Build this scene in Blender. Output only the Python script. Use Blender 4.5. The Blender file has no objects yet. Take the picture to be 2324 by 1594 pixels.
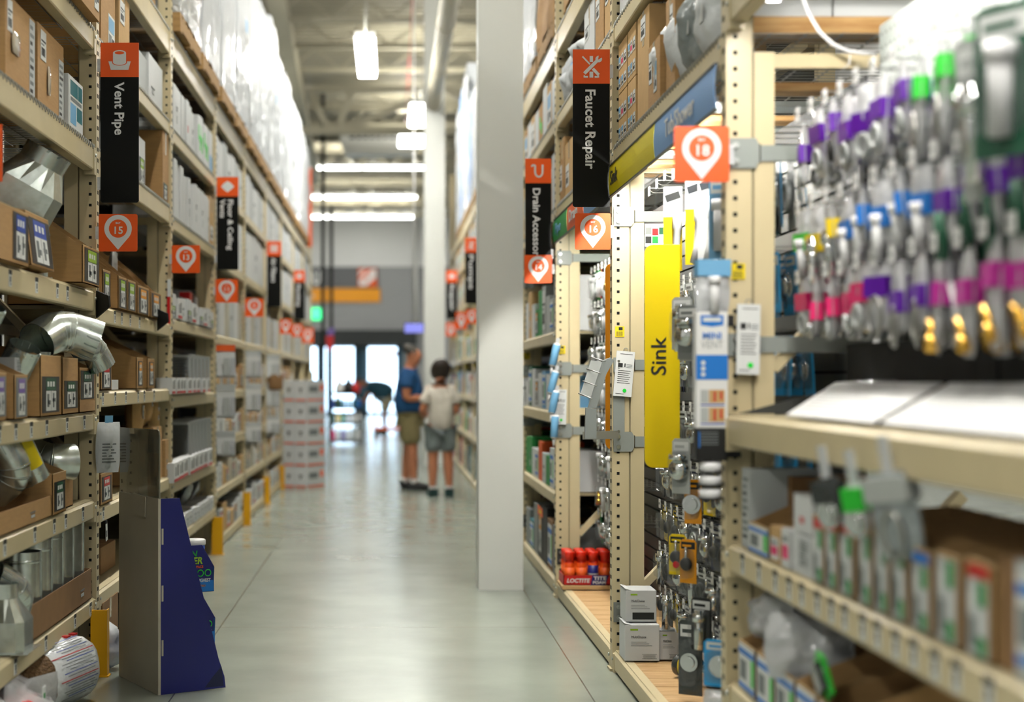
import bpy, math, random
from mathutils import Vector, Matrix, Euler, noise
R = random.Random(7)
sc = bpy.context.scene
COL = sc.collection
PI = math.pi
# ---------------------------------------------------------------- camera frame of the place
F, CX, CY, H = 3540.0, 885.0, 862.0, 1.385      # focal in px of a 2324 wide frame, vanishing point, eye height
def wx(px, Y): return (px - CX) * Y / F
def wz(py, Y): return H - (py - CY) * Y / F
def ydep(px, X): return F * X / (px - CX)
LX, RX = -1.386, 1.056                           # aisle faces of the two racks

# ---------------------------------------------------------------- materials
MATS = {}
def mat(name, col=(.5, .5, .5), rough=.5, metal=0., noise_amt=0., noise_scale=8., bump=0., bump_scale=40., spec=.5,
        emit=None, estr=0., trans=0., alpha=1., col2=None, stretch=None, coat=0., detail=3.):
    m = bpy.data.materials.new(name); m.use_nodes = True
    nt = m.node_tree; b = nt.nodes['Principled BSDF']
    b.inputs['Base Color'].default_value = (*col, 1); b.inputs['Roughness'].default_value = rough
    b.inputs['Metallic'].default_value = metal; b.inputs['Specular IOR Level'].default_value = spec
    b.inputs['Coat Weight'].default_value = coat
    if emit: b.inputs['Emission Color'].default_value = (*emit, 1); b.inputs['Emission Strength'].default_value = estr
    if trans: b.inputs['Transmission Weight'].default_value = trans
    if alpha < 1: b.inputs['Alpha'].default_value = alpha
    if noise_amt or bump:
        tc = nt.nodes.new('ShaderNodeTexCoord'); mp = nt.nodes.new('ShaderNodeMapping')
        nt.links.new(tc.outputs['Object'], mp.inputs['Vector'])
        if stretch: mp.inputs['Scale'].default_value = stretch
    if noise_amt:
        n = nt.nodes.new('ShaderNodeTexNoise'); n.inputs['Scale'].default_value = noise_scale; n.inputs['Detail'].default_value = detail
        nt.links.new(mp.outputs[0], n.inputs['Vector'])
        cr = nt.nodes.new('ShaderNodeValToRGB')
        c2 = col2 or tuple(c * (1 - noise_amt) for c in col)
        cr.color_ramp.elements[0].color = (*c2, 1); cr.color_ramp.elements[1].color = (*col, 1)
        cr.color_ramp.elements[0].position = .35; cr.color_ramp.elements[1].position = .65
        nt.links.new(n.outputs['Fac'], cr.inputs['Fac']); nt.links.new(cr.outputs['Color'], b.inputs['Base Color'])
    if bump:
        n2 = nt.nodes.new('ShaderNodeTexNoise'); n2.inputs['Scale'].default_value = bump_scale
        nt.links.new(mp.outputs[0], n2.inputs['Vector'])
        bp = nt.nodes.new('ShaderNodeBump'); bp.inputs['Strength'].default_value = bump; bp.inputs['Distance'].default_value = .02
        nt.links.new(n2.outputs['Fac'], bp.inputs['Height']); nt.links.new(bp.outputs['Normal'], b.inputs['Normal'])
    MATS[name] = m
    return m
def s2l(r, g, b):
    f = lambda c: (c / 255 / 12.92) if c <= 10 else ((c / 255 + .055) / 1.055) ** 2.4
    return (f(r), f(g), f(b))
C = lambda n, rgb, rough=.5, **k: mat(n, s2l(*rgb), rough, **k)

C('almond', (224, 207, 164), .38, noise_amt=.06, noise_scale=5)
C('almond_dark', (176, 164, 128), .45)
C('hole', (6, 6, 5), .9)
C('steel_bolt', (190, 195, 190), .3, metal=1.)
C('zinc', (160, 162, 158), .36, metal=.85)
C('galv', (214, 222, 216), .26, metal=.82, noise_amt=.16, noise_scale=26, detail=1., bump=.04, bump_scale=18)
C('galv_dull', (150, 162, 154), .36, metal=.8, noise_amt=.2, noise_scale=20)
C('chrome', (225, 228, 228), .08, metal=1.)
C('brushed', (170, 170, 165), .3, metal=1.)
C('card', (186, 146, 94), .8, noise_amt=.10, noise_scale=14, stretch=(1, 1, 6))
C('card_light', (206, 168, 112), .8, noise_amt=.08, noise_scale=14)
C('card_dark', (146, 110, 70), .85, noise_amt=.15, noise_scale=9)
C('card_edge', (206, 176, 128), .85)
C('card_white', (226, 228, 226), .55, noise_amt=.03, noise_scale=8)
C('card_grey', (196, 200, 198), .6)
C('tape', (200, 170, 125), .15, coat=.6)
C('tape_clear', (205, 190, 165), .1, coat=.8)
C('white', (240, 240, 236), .45)
C('paper', (232, 234, 230), .7)
C('ink', (22, 24, 24), .6)
C('ink_grey', (120, 126, 126), .6)
C('black', (10, 11, 11), .45)
C('black_matte', (16, 17, 16), .8)
C('sign_black', (6, 8, 7), .4, spec=.15)
C('orange', (248, 92, 8), .42)
C('orange_print', (236, 96, 28), .5)
C('sign_white', (244, 244, 242), .45)
C('red', (200, 26, 28), .4)
C('red_can', (232, 44, 22), .3)
C('orange_can', (240, 84, 20), .35)
C('green', (20, 140, 60), .5)
C('green_dark', (12, 78, 52), .5)
C('green_lime', (150, 190, 40), .5)
C('green_bright', (40, 200, 50), .4)
C('green_dot', (20, 225, 60), .5)
C('teal', (30, 110, 120), .5)
C('blue', (20, 70, 170), .45)
C('blue_print', (24, 118, 205), .45)
C('blue_header', (124, 170, 224), .45)
C('blue_light', (120, 180, 220), .5)
C('blue_sky', (40, 160, 225), .45)
C('navy', (16, 24, 104), .42)
C('navy_dark', (10, 18, 60), .42)
C('yellow', (250, 216, 10), .42)
C('yellow_header', (232, 214, 12), .42)
C('yellow_tag', (248, 220, 20), .55)
C('safety_yellow', (242, 178, 10), .45)
C('amber', (240, 160, 20), .42)
C('orange_panel', (250, 160, 10), .42)
C('purple', (88, 8, 152), .45)
C('purple_light', (120, 96, 170), .5)
C('magenta', (190, 30, 150), .45)
C('pink', (228, 30, 110), .45)
C('brass', (210, 165, 70), .25, metal=1.)
C('grey', (128, 132, 130), .5)
C('grey_light', (186, 190, 186), .5)
C('grey_plastic', (132, 138, 136), .45)
C('grey_arm', (150, 156, 150), .42)
C('dark_steel', (60, 62, 60), .45)
C('shaded_board', (26, 24, 20), .8)  # near black, with the shade of the rack depths put in
C('perf', (184, 192, 186), .5)
C('slat_grey', (168, 176, 172), .4, metal=.3)
C('wood', (214, 172, 112), .6, noise_amt=.22, noise_scale=6, stretch=(1, 9, 9), col2=s2l(186, 138, 80))
C('wood_deck', (216, 180, 128), .6, noise_amt=.2, noise_scale=5, stretch=(1.2, 12, 4), col2=s2l(190, 148, 96))
C('wood_pallet', (176, 138, 84), .75, noise_amt=.25, noise_scale=6, stretch=(1, 6, 4))
C('cream_board', (190, 184, 164), .7, noise_amt=.05, noise_scale=6)
C('foil', (222, 224, 224), .26, metal=.6, bump=.9, bump_scale=16)
C('wrap_white', (206, 209, 210), .42, bump=.8, bump_scale=11, coat=.15)
C('blue_wrap', (96, 150, 214), .4, bump=.6, bump_scale=8, noise_amt=.5, noise_scale=3.5, col2=s2l(226, 232, 236))
C('bag_white', (232, 236, 236), .3, bump=.6, bump_scale=14, coat=.3)
C('bag_grey', (150, 158, 158), .25, bump=.9, bump_scale=18, coat=.4)
C('bag_dark', (42, 48, 48), .25, bump=.8, bump_scale=20, coat=.5)
C('rubber', (24, 24, 24), .6)
C('white_plastic', (240, 240, 238), .3)
C('skin', (196, 128, 92), .55, noise_amt=.06, noise_scale=12)
C('skin_dark', (150, 92, 62), .55)
C('polo', (22, 78, 128), .8, noise_amt=.12, noise_scale=20)
C('khaki', (138, 126, 86), .85, noise_amt=.1, noise_scale=20)
C('cream_cloth', (226, 218, 202), .85, noise_amt=.06, noise_scale=20)
C('grey_cloth', (128, 138, 138), .85, noise_amt=.1, noise_scale=20)
C('teal_cloth', (18, 62, 78), .85)
C('hair_grey', (70, 66, 58), .7, noise_amt=.3, noise_scale=60)
C('hair_dark', (44, 34, 26), .6, noise_amt=.3, noise_scale=50)
C('mask', (120, 190, 205), .8)
C('sock', (230, 226, 220), .9)
C('shoe_black', (20, 22, 24), .6)
C('shoe_teal', (50, 84, 84), .6)
C('eye', (20, 14, 10), .2)
C('lip', (150, 80, 70), .5)
C('insul', (120, 92, 60), .95, noise_amt=.4, noise_scale=50, bump=1., bump_scale=60)
C('column_paint', (226, 227, 219), .5)
C('wall_white', (226, 226, 224), .7)
C('wall_grey', (150, 151, 152), .7)
C('sign_grey', (98, 99, 101), .6)
C('deck_metal', (168, 162, 142), .6, noise_amt=.08, noise_scale=2)
C('joist', (184, 178, 156), .6)
C('duct', (196, 188, 164), .55)
C('door_dark', (14, 22, 24), .4)
C('door_frame', (30, 74, 96), .4)
C('pave', (206, 208, 210), .8)
mat('lamp', (1, 1, 1), .5, emit=(1., .985, .93), estr=82.)
mat('lamp_low', (1, 1, 1), .5, emit=(1., .97, .90), estr=60.)
mat('added_uplight', (1, 1, 1), .5, emit=(1., .97, .86), estr=34.)  # upward glow added to lift the roof brightness
mat('lamp_far', (1, 1, 1), .5, emit=(.98, 1., .95), estr=14.)
mat('shelf_lamp', (1, 1, 1), .5, emit=(1., .975, .92), estr=195.)
mat('near_lamp', (1, 1, 1), .5, emit=(1., .97, .93), estr=125.)
mat('exit_glow', (.05, .8, .3), .5, emit=(.05, .85, .3), estr=1.6)
mat('screen', (.1, .1, .4), .3, emit=(.20, .22, .60), estr=.9)
# clear film and blister plastic: see-through with sharp highlights
def film(name, tint, a, rough=.1, bump=.5, bscale=25):
    m = mat(name, tint, rough, bump=bump, bump_scale=bscale, spec=.8, coat=.6); b = m.node_tree.nodes['Principled BSDF']
    b.inputs['Alpha'].default_value = a
    return m
film('film', s2l(250, 251, 251), .56, bump=.3)
film('film_light', s2l(246, 248, 248), .30)
film('film_milky', s2l(240, 243, 243), .66)
film('blister', s2l(150, 156, 154), .15, bump=.1)
film('acrylic', s2l(128, 128, 112), .80, .06, 0.02)
g = mat('glass', (1, 1, 1), .0, trans=1.); g.node_tree.nodes['Principled BSDF'].inputs['IOR'].default_value = 1.05

# polished concrete: mottled grey-green with saw-cut joints
m = mat('concrete', s2l(152, 159, 146), .16, noise_amt=.16, noise_scale=1.6, detail=6., spec=.6)
nt = m.node_tree; b = nt.nodes['Principled BSDF']
tc = nt.nodes.new('ShaderNodeTexCoord'); br = nt.nodes.new('ShaderNodeTexBrick'); br.offset = 0
br.inputs['Scale'].default_value = 1.; br.inputs['Brick Width'].default_value = 1.83; br.inputs['Row Height'].default_value = 3.66
br.inputs['Mortar Size'].default_value = .004; br.inputs['Mortar Smooth'].default_value = .3
mp = nt.nodes.new('ShaderNodeMapping'); mp.inputs['Location'].default_value = (.95, -1.4, 0)
nt.links.new(tc.outputs['Object'], mp.inputs[0]); nt.links.new(mp.outputs[0], br.inputs['Vector'])
mx = nt.nodes.new('ShaderNodeMix'); mx.data_type = 'RGBA'
src = b.inputs['Base Color'].links[0].from_socket
nt.links.new(br.outputs['Fac'], mx.inputs['Factor']); nt.links.new(src, mx.inputs[6]); mx.inputs[7].default_value = (.10, .11, .09, 1)
nt.links.new(mx.outputs[2], b.inputs['Base Color'])
nz = nt.nodes.new('ShaderNodeTexNoise'); nz.inputs['Scale'].default_value = 3.; nz.inputs['Detail'].default_value = 5.
nt.links.new(tc.outputs['Object'], nz.inputs['Vector'])
rr = nt.nodes.new('ShaderNodeMapRange'); rr.inputs[3].default_value = .14; rr.inputs[4].default_value = .28
nt.links.new(nz.outputs['Fac'], rr.inputs[0]); nt.links.new(rr.outputs[0], b.inputs['Roughness'])

# ---------------------------------------------------------------- mesh builder
class MB:
    def __init__(s): s.v = []; s.f = []; s.m = []; s.sm = []
    def face(s, idx, m, smooth=False): s.f.append(tuple(idx)); s.m.append(m); s.sm.append(smooth)
    def box(s, x0, x1, y0, y1, z0, z1, m):
        b = len(s.v)
        s.v += [(x0, y0, z0), (x1, y0, z0), (x1, y1, z0), (x0, y1, z0), (x0, y0, z1), (x1, y0, z1), (x1, y1, z1), (x0, y1, z1)]
        for q in ((0, 3, 2, 1), (4, 5, 6, 7), (0, 1, 5, 4), (1, 2, 6, 5), (2, 3, 7, 6), (3, 0, 4, 7)): s.face([b + i for i in q], m)
        return s
    def cbox(s, c, d, m, rot=None):
        b = len(s.v); s.box(-d[0] / 2, d[0] / 2, -d[1] / 2, d[1] / 2, -d[2] / 2, d[2] / 2, m)
        M = Matrix.Translation(c) @ (rot.to_matrix().to_4x4() if isinstance(rot, Euler) else (rot if rot is not None else Matrix()))
        s.xf(b, M); return s
    def xf(s, b, M):
        for i in range(b, len(s.v)): s.v[i] = tuple(M @ Vector(s.v[i]))
        return s
    def bar(s, p0, p1, w, t, m, up=(0, 0, 1)):
        p0, p1 = Vector(p0), Vector(p1); d = p1 - p0; L = d.length; d.normalize()
        u = Vector(up); a = d.cross(u)
        if a.length < 1e-4: a = d.cross(Vector((1, 0, 0)))
        a.normalize(); c = a.cross(d)
        b = len(s.v); s.box(-w / 2, w / 2, 0, L, -t / 2, t / 2, m)
        s.xf(b, Matrix(((a.x, d.x, c.x, p0.x), (a.y, d.y, c.y, p0.y), (a.z, d.z, c.z, p0.z), (0, 0, 0, 1)))); return s
    def tube(s, path, r, m, n=8, caps=True, closed=False, smooth=True, mod=None):
        P = [Vector(p) for p in path]; k = len(P); b = len(s.v); prev = None
        for i, p in enumerate(P):
            d = (P[(i + 1) % k] - P[i - 1]) if closed else (P[min(i + 1, k - 1)] - P[max(i - 1, 0)])
            if d.length < 1e-9: d = Vector((0, 0, 1))
            d.normalize()
            if prev is None:
                a = d.cross(Vector((0, 0, 1)))
                if a.length < 1e-3: a = d.cross(Vector((1, 0, 0)))
            else: a = prev - d * prev.dot(d)
            a.normalize(); prev = a; c = d.cross(a)
            ri = r[i] if isinstance(r, (list, tuple)) else r
            for j in range(n):
                t = 2 * PI * j / n; q = ri * (mod(i, j) if mod else 1)
                s.v.append(tuple(p + a * (q * math.cos(t)) + c * (q * math.sin(t))))
        for i in range(k if closed else k - 1):
            for j in range(n):
                s.face([b + i * n + j, b + i * n + (j + 1) % n, b + ((i + 1) % k) * n + (j + 1) % n, b + ((i + 1) % k) * n + j], m, smooth)
        if caps and not closed:
            s.face([b + j for j in range(n)][::-1], m); s.face([b + (k - 1) * n + j for j in range(n)], m)
        return s
    def cyl(s, p0, p1, r, m, n=14, r2=None, caps=True): return s.tube([p0, p1], [r, r if r2 is None else r2], m, n, caps)
    def lathe(s, prof, m, n=18, o=(0, 0, 0), ms=None):
        b = len(s.v); k = len(prof)
        for r, z in prof:
            for j in range(n):
                t = 2 * PI * j / n; s.v.append((o[0] + r * math.cos(t), o[1] + r * math.sin(t), o[2] + z))
        for i in range(k - 1):
            for j in range(n): s.face([b + i * n + j, b + i * n + (j + 1) % n, b + (i + 1) * n + (j + 1) % n, b + (i + 1) * n + j], ms[i] if ms else m, True)
        if prof[0][0] > 1e-4: s.face([b + j for j in range(n)][::-1], ms[0] if ms else m)
        if prof[-1][0] > 1e-4: s.face([b + (k - 1) * n + j for j in range(n)], ms[-1] if ms else m)
        return s
    def prism(s, poly, t0, t1, m, ax='y', me=None):
        """poly: 2-D outline (a,b); ax: extrusion axis; a,b are the two other axes in xyz order"""
        b = len(s.v); n = len(poly)
        for t in (t0, t1):
            for a, c in poly: s.v.append({'x': (t, a, c), 'y': (a, t, c), 'z': (a, c, t)}[ax])
        s.face([b + i for i in range(n)], m); s.face([b + n + i for i in range(n)][::-1], m)
        for i in range(n): s.face([b + i, b + n + i, b + n + (i + 1) % n, b + (i + 1) % n], me or m)
        return s
    def ball(s, c, r, m, n=12, k=8):
        rr = r if isinstance(r, (tuple, list)) else (r, r, r); b = len(s.v)
        for i in range(k + 1):
            th = PI * i / k
            for j in range(n):
                ph = 2 * PI * j / n
                s.v.append((c[0] + rr[0] * math.sin(th) * math.cos(ph), c[1] + rr[1] * math.sin(th) * math.sin(ph), c[2] + rr[2] * math.cos(th)))
        for i in range(k):
            for j in range(n): s.face([b + i * n + j, b + (i + 1) * n + j, b + (i + 1) * n + (j + 1) % n, b + i * n + (j + 1) % n], m, True)
        return s
    def pillow(s, w, h, t, m, nu=10, nv=12, crumple=.25, seed=0, z0=0., pinch=.15):
        """a stuffed bag in the YZ plane, thickness along X, base at z0"""
        for side in (1, -1):
            b = len(s.v)
            for i in range(nv + 1):
                for j in range(nu + 1):
                    u, v = j / nu * 2 - 1, i / nv * 2 - 1
                    e = (max(0, 1 - abs(u) ** 3) * max(0, 1 - abs(v) ** 3)) ** .6
                    k = noise.noise(Vector((u * 2.2 + seed * 3.1, v * 2.2 + side, seed)))
                    s.v.append((side * t / 2 * e * (1 + crumple * 2 * k), w / 2 * u * (1 - pinch * abs(v) ** 2 + .1 * crumple * k), z0 + h / 2 * (v + 1) + crumple * .06 * h * k * e))
            for i in range(nv):
                for j in range(nu):
                    q = [b + i * (nu + 1) + j, b + i * (nu + 1) + j + 1, b + (i + 1) * (nu + 1) + j + 1, b + (i + 1) * (nu + 1) + j]
                    s.face(q if side > 0 else q[::-1], m, True)
        return s
    def mesh(s, name):
        me = bpy.data.meshes.new(name); me.from_pydata(s.v, [], s.f)
        names = list(dict.fromkeys(s.m)); ix = {n: i for i, n in enumerate(names)}
        for n in names: me.materials.append(MATS[n])
        me.polygons.foreach_set('material_index', [ix[x] for x in s.m]); me.polygons.foreach_set('use_smooth', s.sm)
        me.update(); return me

def obj(name, mb, parent=None, loc=(0, 0, 0), rot=None, bevel=0., label=None):
    me = mb if isinstance(mb, bpy.types.Mesh) else mb.mesh(name)
    o = bpy.data.objects.new(name, me); COL.objects.link(o); o.location = loc
    if rot is not None: o.rotation_euler = rot
    if parent is not None: o.parent = parent
    if bevel:
        mod = o.modifiers.new('edge', 'BEVEL'); mod.width = bevel; mod.segments = 2; mod.limit_method = 'ANGLE'
    if label: o['label'] = label
    return o
import re
NW = {1: 'one', 2: 'two', 3: 'three', 4: 'four', 5: 'five', 6: 'six', 7: 'seven', 8: 'eight', 9: 'nine', 10: 'ten', 11: 'eleven', 12: 'twelve', 13: 'thirteen', 14: 'fourteen', 15: 'fifteen', 16: 'sixteen', 18: 'eighteen', 90: 'right angle'}
def say(s):
    s = s.replace('of the bay 17', 'of bay 17').replace('left rack bay 17', 'the nearest left bay').replace('bay 17', 'the nearest left bay')
    return re.sub(r'\b(\d+)\b', lambda m: NW[int(m.group(1))], s)
def tag(o, label, cat, group=None, kind=None):
    label = say(label); group = say(group) if group else None
    o['label'] = label; o['category'] = cat
    if group: o['group'] = group
    if kind: o['kind'] = kind
    return o
def thing(name, label, cat, loc=(0, 0, 0), rot=None, group=None):
    o = bpy.data.objects.new(name, None); COL.objects.link(o); o.location = loc; o.empty_display_size = .05
    if rot is not None: o.rotation_euler = rot
    return tag(o, label, cat, group)
def single(name, label, cat, mb, loc=(0, 0, 0), rot=None, group=None, bevel=0.):
    return tag(obj(name, mb, None, loc, rot, bevel), label, cat, group)
def struct(name, mb, **k):
    o = obj(name, mb, **k)
    if k.get('parent') is None: o['kind'] = 'structure'
    return o
def dup(root, loc=None, rot=None, label=None, group=None, scale=None):
    r = root.copy(); COL.objects.link(r)
    if loc is not None: r.location = loc
    if rot is not None: r.rotation_euler = rot
    if scale is not None: r.scale = scale
    if label: r['label'] = say(label)
    if group: r['group'] = say(group)
    elif 'group' in r and label: del r['group']
    for ch in list(root.children):
        c = ch.copy(); COL.objects.link(c); c.parent = r; c.matrix_parent_inverse = ch.matrix_parent_inverse
        for g_ in list(ch.children):
            d = g_.copy(); COL.objects.link(d); d.parent = c
    return r
def text_mesh(body, size, m, bold=.012, extrude=.0006, squeeze=1., space=1., shear=0.):
    cu = bpy.data.curves.new('lettering', 'FONT'); cu.body = body; cu.size = size; cu.offset = bold * size; cu.extrude = extrude
    cu.align_x = 'CENTER'; cu.align_y = 'CENTER'; cu.space_character = space; cu.shear = shear; cu.resolution_u = 3
    t = bpy.data.objects.new('tmp', cu); COL.objects.link(t); bpy.context.view_layer.update()
    dg = bpy.context.evaluated_depsgraph_get(); me = bpy.data.meshes.new_from_object(t.evaluated_get(dg))
    bpy.data.objects.remove(t); bpy.data.curves.remove(cu)
    me.name = 'lettering'; me.materials.clear(); me.materials.append(MATS[m])
    for p in me.polygons: p.material_index = 0
    if squeeze != 1:
        for v in me.vertices: v.co.x *= squeeze
    return me
FACE = {'-y': Matrix.Rotation(PI / 2, 4, 'X'), '+x': Matrix.Rotation(PI / 2, 4, 'Z') @ Matrix.Rotation(PI / 2, 4, 'X'),
        '-x': Matrix.Rotation(-PI / 2, 4, 'Z') @ Matrix.Rotation(PI / 2, 4, 'X'), '+z': Matrix()}
def text(body, size, m, parent, loc, face='-y', spin=0., name='lettering', fit=None, **k):
    me = text_mesh(body, size, m, **k)
    if fit:
        xs = [v.co.x for v in me.vertices]; q = fit / max(1e-6, max(xs) - min(xs))
        for v in me.vertices: v.co.x *= q
    o = bpy.data.objects.new(name, me); COL.objects.link(o); o.parent = parent
    o.matrix_local = Matrix.Translation(loc) @ FACE[face] @ Matrix.Rotation(spin, 4, 'Z')
    return o
ORD = ['first', 'second', 'third', 'fourth', 'fifth', 'sixth', 'seventh', 'eighth', 'ninth', 'tenth', 'eleventh', 'twelfth', 'thirteenth', 'fourteenth', 'fifteenth', 'sixteenth', 'seventeenth', 'eighteenth', 'nineteenth', 'twentieth']
# ================================================================ the building
YB = 61.0                                        # front wall with the doors
XL, XR, YN, ZC = -7.5, 7.5, -6.0, 8.2
struct('floor', MB().box(XL, XR, YN, YB + .3, -.1, 0, 'concrete'))
cb = MB().box(XL, XR, YN, YB, ZC, ZC + .1, 'deck_metal')
y = YN
while y < YB - .3: cb.box(XL, XR, y, y + .16, ZC - .06, ZC, 'deck_metal'); y += .32
struct('ceiling', cb)
for i, y in enumerate([16, 18.2, 20.4, 22.6, 24.8, 27, 29.2, 31.4, 36, 38.2, 40.6, 43.2, 45.8, 48.2, 50.8, 53.6, 56.4, 59]):
    b = MB().box(XL, XR, y - .06, y + .06, ZC - .16, ZC - .06, 'joist').box(XL, XR, y - .06, y + .06, ZC - .62, ZC - .54, 'joist')
    x = XL
    while x < XR - .5:
        b.bar((x, y, ZC - .14), (x + .5, y, ZC - .56), .03, .03, 'joist'); b.bar((x + .5, y, ZC - .56), (x + 1, y, ZC - .14), .03, .03, 'joist'); x += 1.
    struct('trim_%d' % (i + 1), b)
# deep girder with diagonal webs across the aisle
g = MB(); yg = 34.; zt, zb = wz(203, yg), wz(297, yg)
g.box(XL, XR, yg - .1, yg + .1, zt - .07, zt + .07, 'joist').box(XL, XR, yg - .1, yg + .1, zb - .08, zb + .08, 'joist')
for (a, c) in (((1000, 203), (775, 297)), ((700, 203), (748, 297)), ((800, 203), (765, 297)), ((1010, 203), (1180, 297)), ((560, 297), (690, 203))):
    g.bar((wx(a[0], yg), yg, wz(a[1], yg)), (wx(c[0], yg), yg, wz(c[1], yg)), .14, .1, 'joist', up=(0, 1, 0))
struct('trim_20', g)
struct('trim_21', MB().bar((wx(613, 24), 24, 7.75), (wx(712, 44), 44, 7.05), .30, .34, 'joist'))
struct('trim_22', MB().bar((wx(500, 20), 20, 7.6), (wx(598, 30), 30, 7.5), .2, .25, 'joist'))
# round supply duct on the right of the aisle
dt = thing('ceiling_duct', 'long round beige air duct hung below the roof, right of the aisle', 'duct', (.70, 10.7, 5.83))
obj('pipe', MB().cyl((0, 0, 0), (0, 14.5, 0), .115, 'duct', 20), dt)
for y in (3.4, 6., 8.7, 11.5): obj('joint_band', MB().cyl((0, y, 0), (0, y + .07, 0), .125, 'duct', 20), dt); obj('hanger_strap', MB().box(-.012, .012, y + .02, y + .05, .11, ZC - .12 - 5.83, 'zinc'), dt)
single('sprinkler_pipe', 'thin red sprinkler pipe running under the roof left of the round duct', 'pipe',
       MB().tube([(.36, 24, 7.5), (.36, 32, 7.3), (.36, 35.3, 7.2)], .008, 'red'))
# walls
struct('wall_left', MB().box(XL - .1, XL, YN, YB, 0, ZC, 'wall_white'))
struct('wall_right', MB().box(XR, XR + .1, YN, YB, 0, ZC, 'wall_white'))
struct('wall_rear', MB().box(XL, XR, YN - .1, YN, 0, ZC, 'wall_white'))
zg = wz(605, YB); zd = wz(778, YB); xd0, xd1 = wx(640, YB), wx(908, YB)
wf = MB().box(XL, xd0, YB, YB + .2, 0, zg, 'wall_grey').box(xd1, XR, YB, YB + .2, 0, zg, 'wall_grey').box(xd0, xd1, YB, YB + .2, zd, zg, 'wall_grey')
wf.box(XL, XR, YB, YB + .2, zg, ZC, 'wall_white')
struct('wall_front', wf)
struct('trim_23', MB().box(wx(640, YB), wx(945, YB), YB - .5, YB, wz(785, YB), wz(750, YB), 'door_dark'))
# door wall: frames and glass, day outside
fr = MB(); zz = zd
xs = [xd0, wx(728, YB), wx(748, YB), wx(810, YB), wx(824, YB), xd1]
for x, hw in zip(xs, (.12, .16, .12, .12, .20, .14)): fr.box(x - hw, x + hw, YB - .05, YB + .15, 0, zz, 'door_frame')
fr.box(xd0, xd1, YB - .05, YB + .15, zz - .18, zz, 'door_frame').box(xd0, xd1, YB - .05, YB + .15, 0, .12, 'door_frame')
d1 = struct('door_1', fr)
for i in range(len(xs) - 1):
    obj('glass_pane', MB().box(xs[i] + .09, xs[i + 1] - .09, YB + .04, YB + .06, .12, zz - .18, 'glass'), d1)
for px0, px1 in ((842, 852), (887, 906)):
    obj('push_sign', MB().box(wx(px0, YB), wx(px1, YB), YB - .03, YB, wz(808, YB), wz(799, YB), 'orange'), d1)
struct('ground_outside', MB().box(-60, 60, YB + .3, YB + 140, -.12, -.02, 'pave'))
# columns: the near one stands in the aisle edge, the far one behind it
Yc = F / 345.; b = MB().box(.588, .877, Yc, Yc + .29, 0, ZC, 'column_paint')
b.box(.584, .588, Yc - .002, Yc + .292, 0, ZC, 'column_paint')
struct('column', b)
Yc2 = 25.3; struct('column_far', MB().box(wx(963, Yc2), wx(1010, Yc2), Yc2, Yc2 + .3, 0, ZC, 'column_paint'))

# ---------------------------------------------------------------- ceiling lights
def strip_light(x, y0, L, w, z, label, along='y', lamp='lamp', group=None, hang=None):
    t = thing('ceiling_light', label, 'ceiling light', (x, y0, z), None, group)
    if along == 'y': bx = lambda a, c, z0, z1, m: MB().box(-w / 2 + a, w / 2 - a, a, L - a, z0, z1, m); ends = ((0, .3), (0, L - .3))
    else: bx = lambda a, c, z0, z1, m: MB().box(a, L - a, -w / 2 + a, w / 2 - a, z0, z1, m); ends = ((.3, 0), (L - .3, 0))
    obj('housing', bx(0, 0, .02, .09, 'white'), t); obj('diffuser', bx(.012, 0, -.02, .02, lamp), t); obj('added_top_glow', bx(.03, 0, .09, .095, 'added_uplight'), t)  # glowing strip on top is added to brighten the ceiling
    for k, e in enumerate(ends): obj('hanger_wire', MB().cyl((*e, .09), (*e, (hang or ZC - .06) - z), .004, 'zinc', 6), t)
    return t
strip_light(-.34, 21.1, 2.6, .27, 6.0, 'bright strip light hanging over the aisle, nearest of those seen', 'y')
strip_light(.58, 29., 2.44, .42, 6.5, 'strip light over the right side of the aisle, above the white air unit', 'y', 'lamp_far')
strip_light(.5, 35.6, 1.6, .6, 6.95, 'short strip light just over the end of the white air unit', 'y', 'lamp_far')
for x in (-5.2, 5.2):  # lamps added to brighten the front wall and its signs
    for y in (46., 53.): strip_light(x, y, 2.44, .4, 7.2, 'strip light over the front of the store beside the aisle', 'y', group='strip lights over the front of the store')
for i, y in enumerate((-2.2, 6.8, 10.6, 14.2, 17.8)):  # aisle row carried on out of view, with lamps added to brighten goods
    strip_light(-.34, y, 2.44, .27, 7.3, 'strip light over the middle of the aisle, above the camera view', 'y', 'lamp_low' if i == 0 else 'lamp', group='strip lights above the view')
for x in (-4.9, 4.9):
    for y in (-2., 6., 14., 22., 30.):
        strip_light(x, y, 2.44, .3, 6.6, 'strip light over the neighbouring aisle behind the racks', 'y', group='strip lights of the neighbouring aisles')
for (py, Y, x0, x1, nm) in ((381, 45., 695, 967, 'lowest hung and nearest'), (448, 52.4, 700, 945, 'middle'), (493, 58.6, 706, 940, 'farthest')):
    z = wz(py, Y); xa, xb, xm = wx(x0, Y), wx(x1, Y), wx(822, Y)
    strip_light(xa, Y, xm - xa - .02, .26, z, 'left half of the %s cross row of tube lights' % nm, 'x', 'lamp_far')
    strip_light(xm + .02, Y, xb - xm - .02, .26, z, 'right half of the %s cross row of tube lights' % nm, 'x', 'lamp_far')

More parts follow.
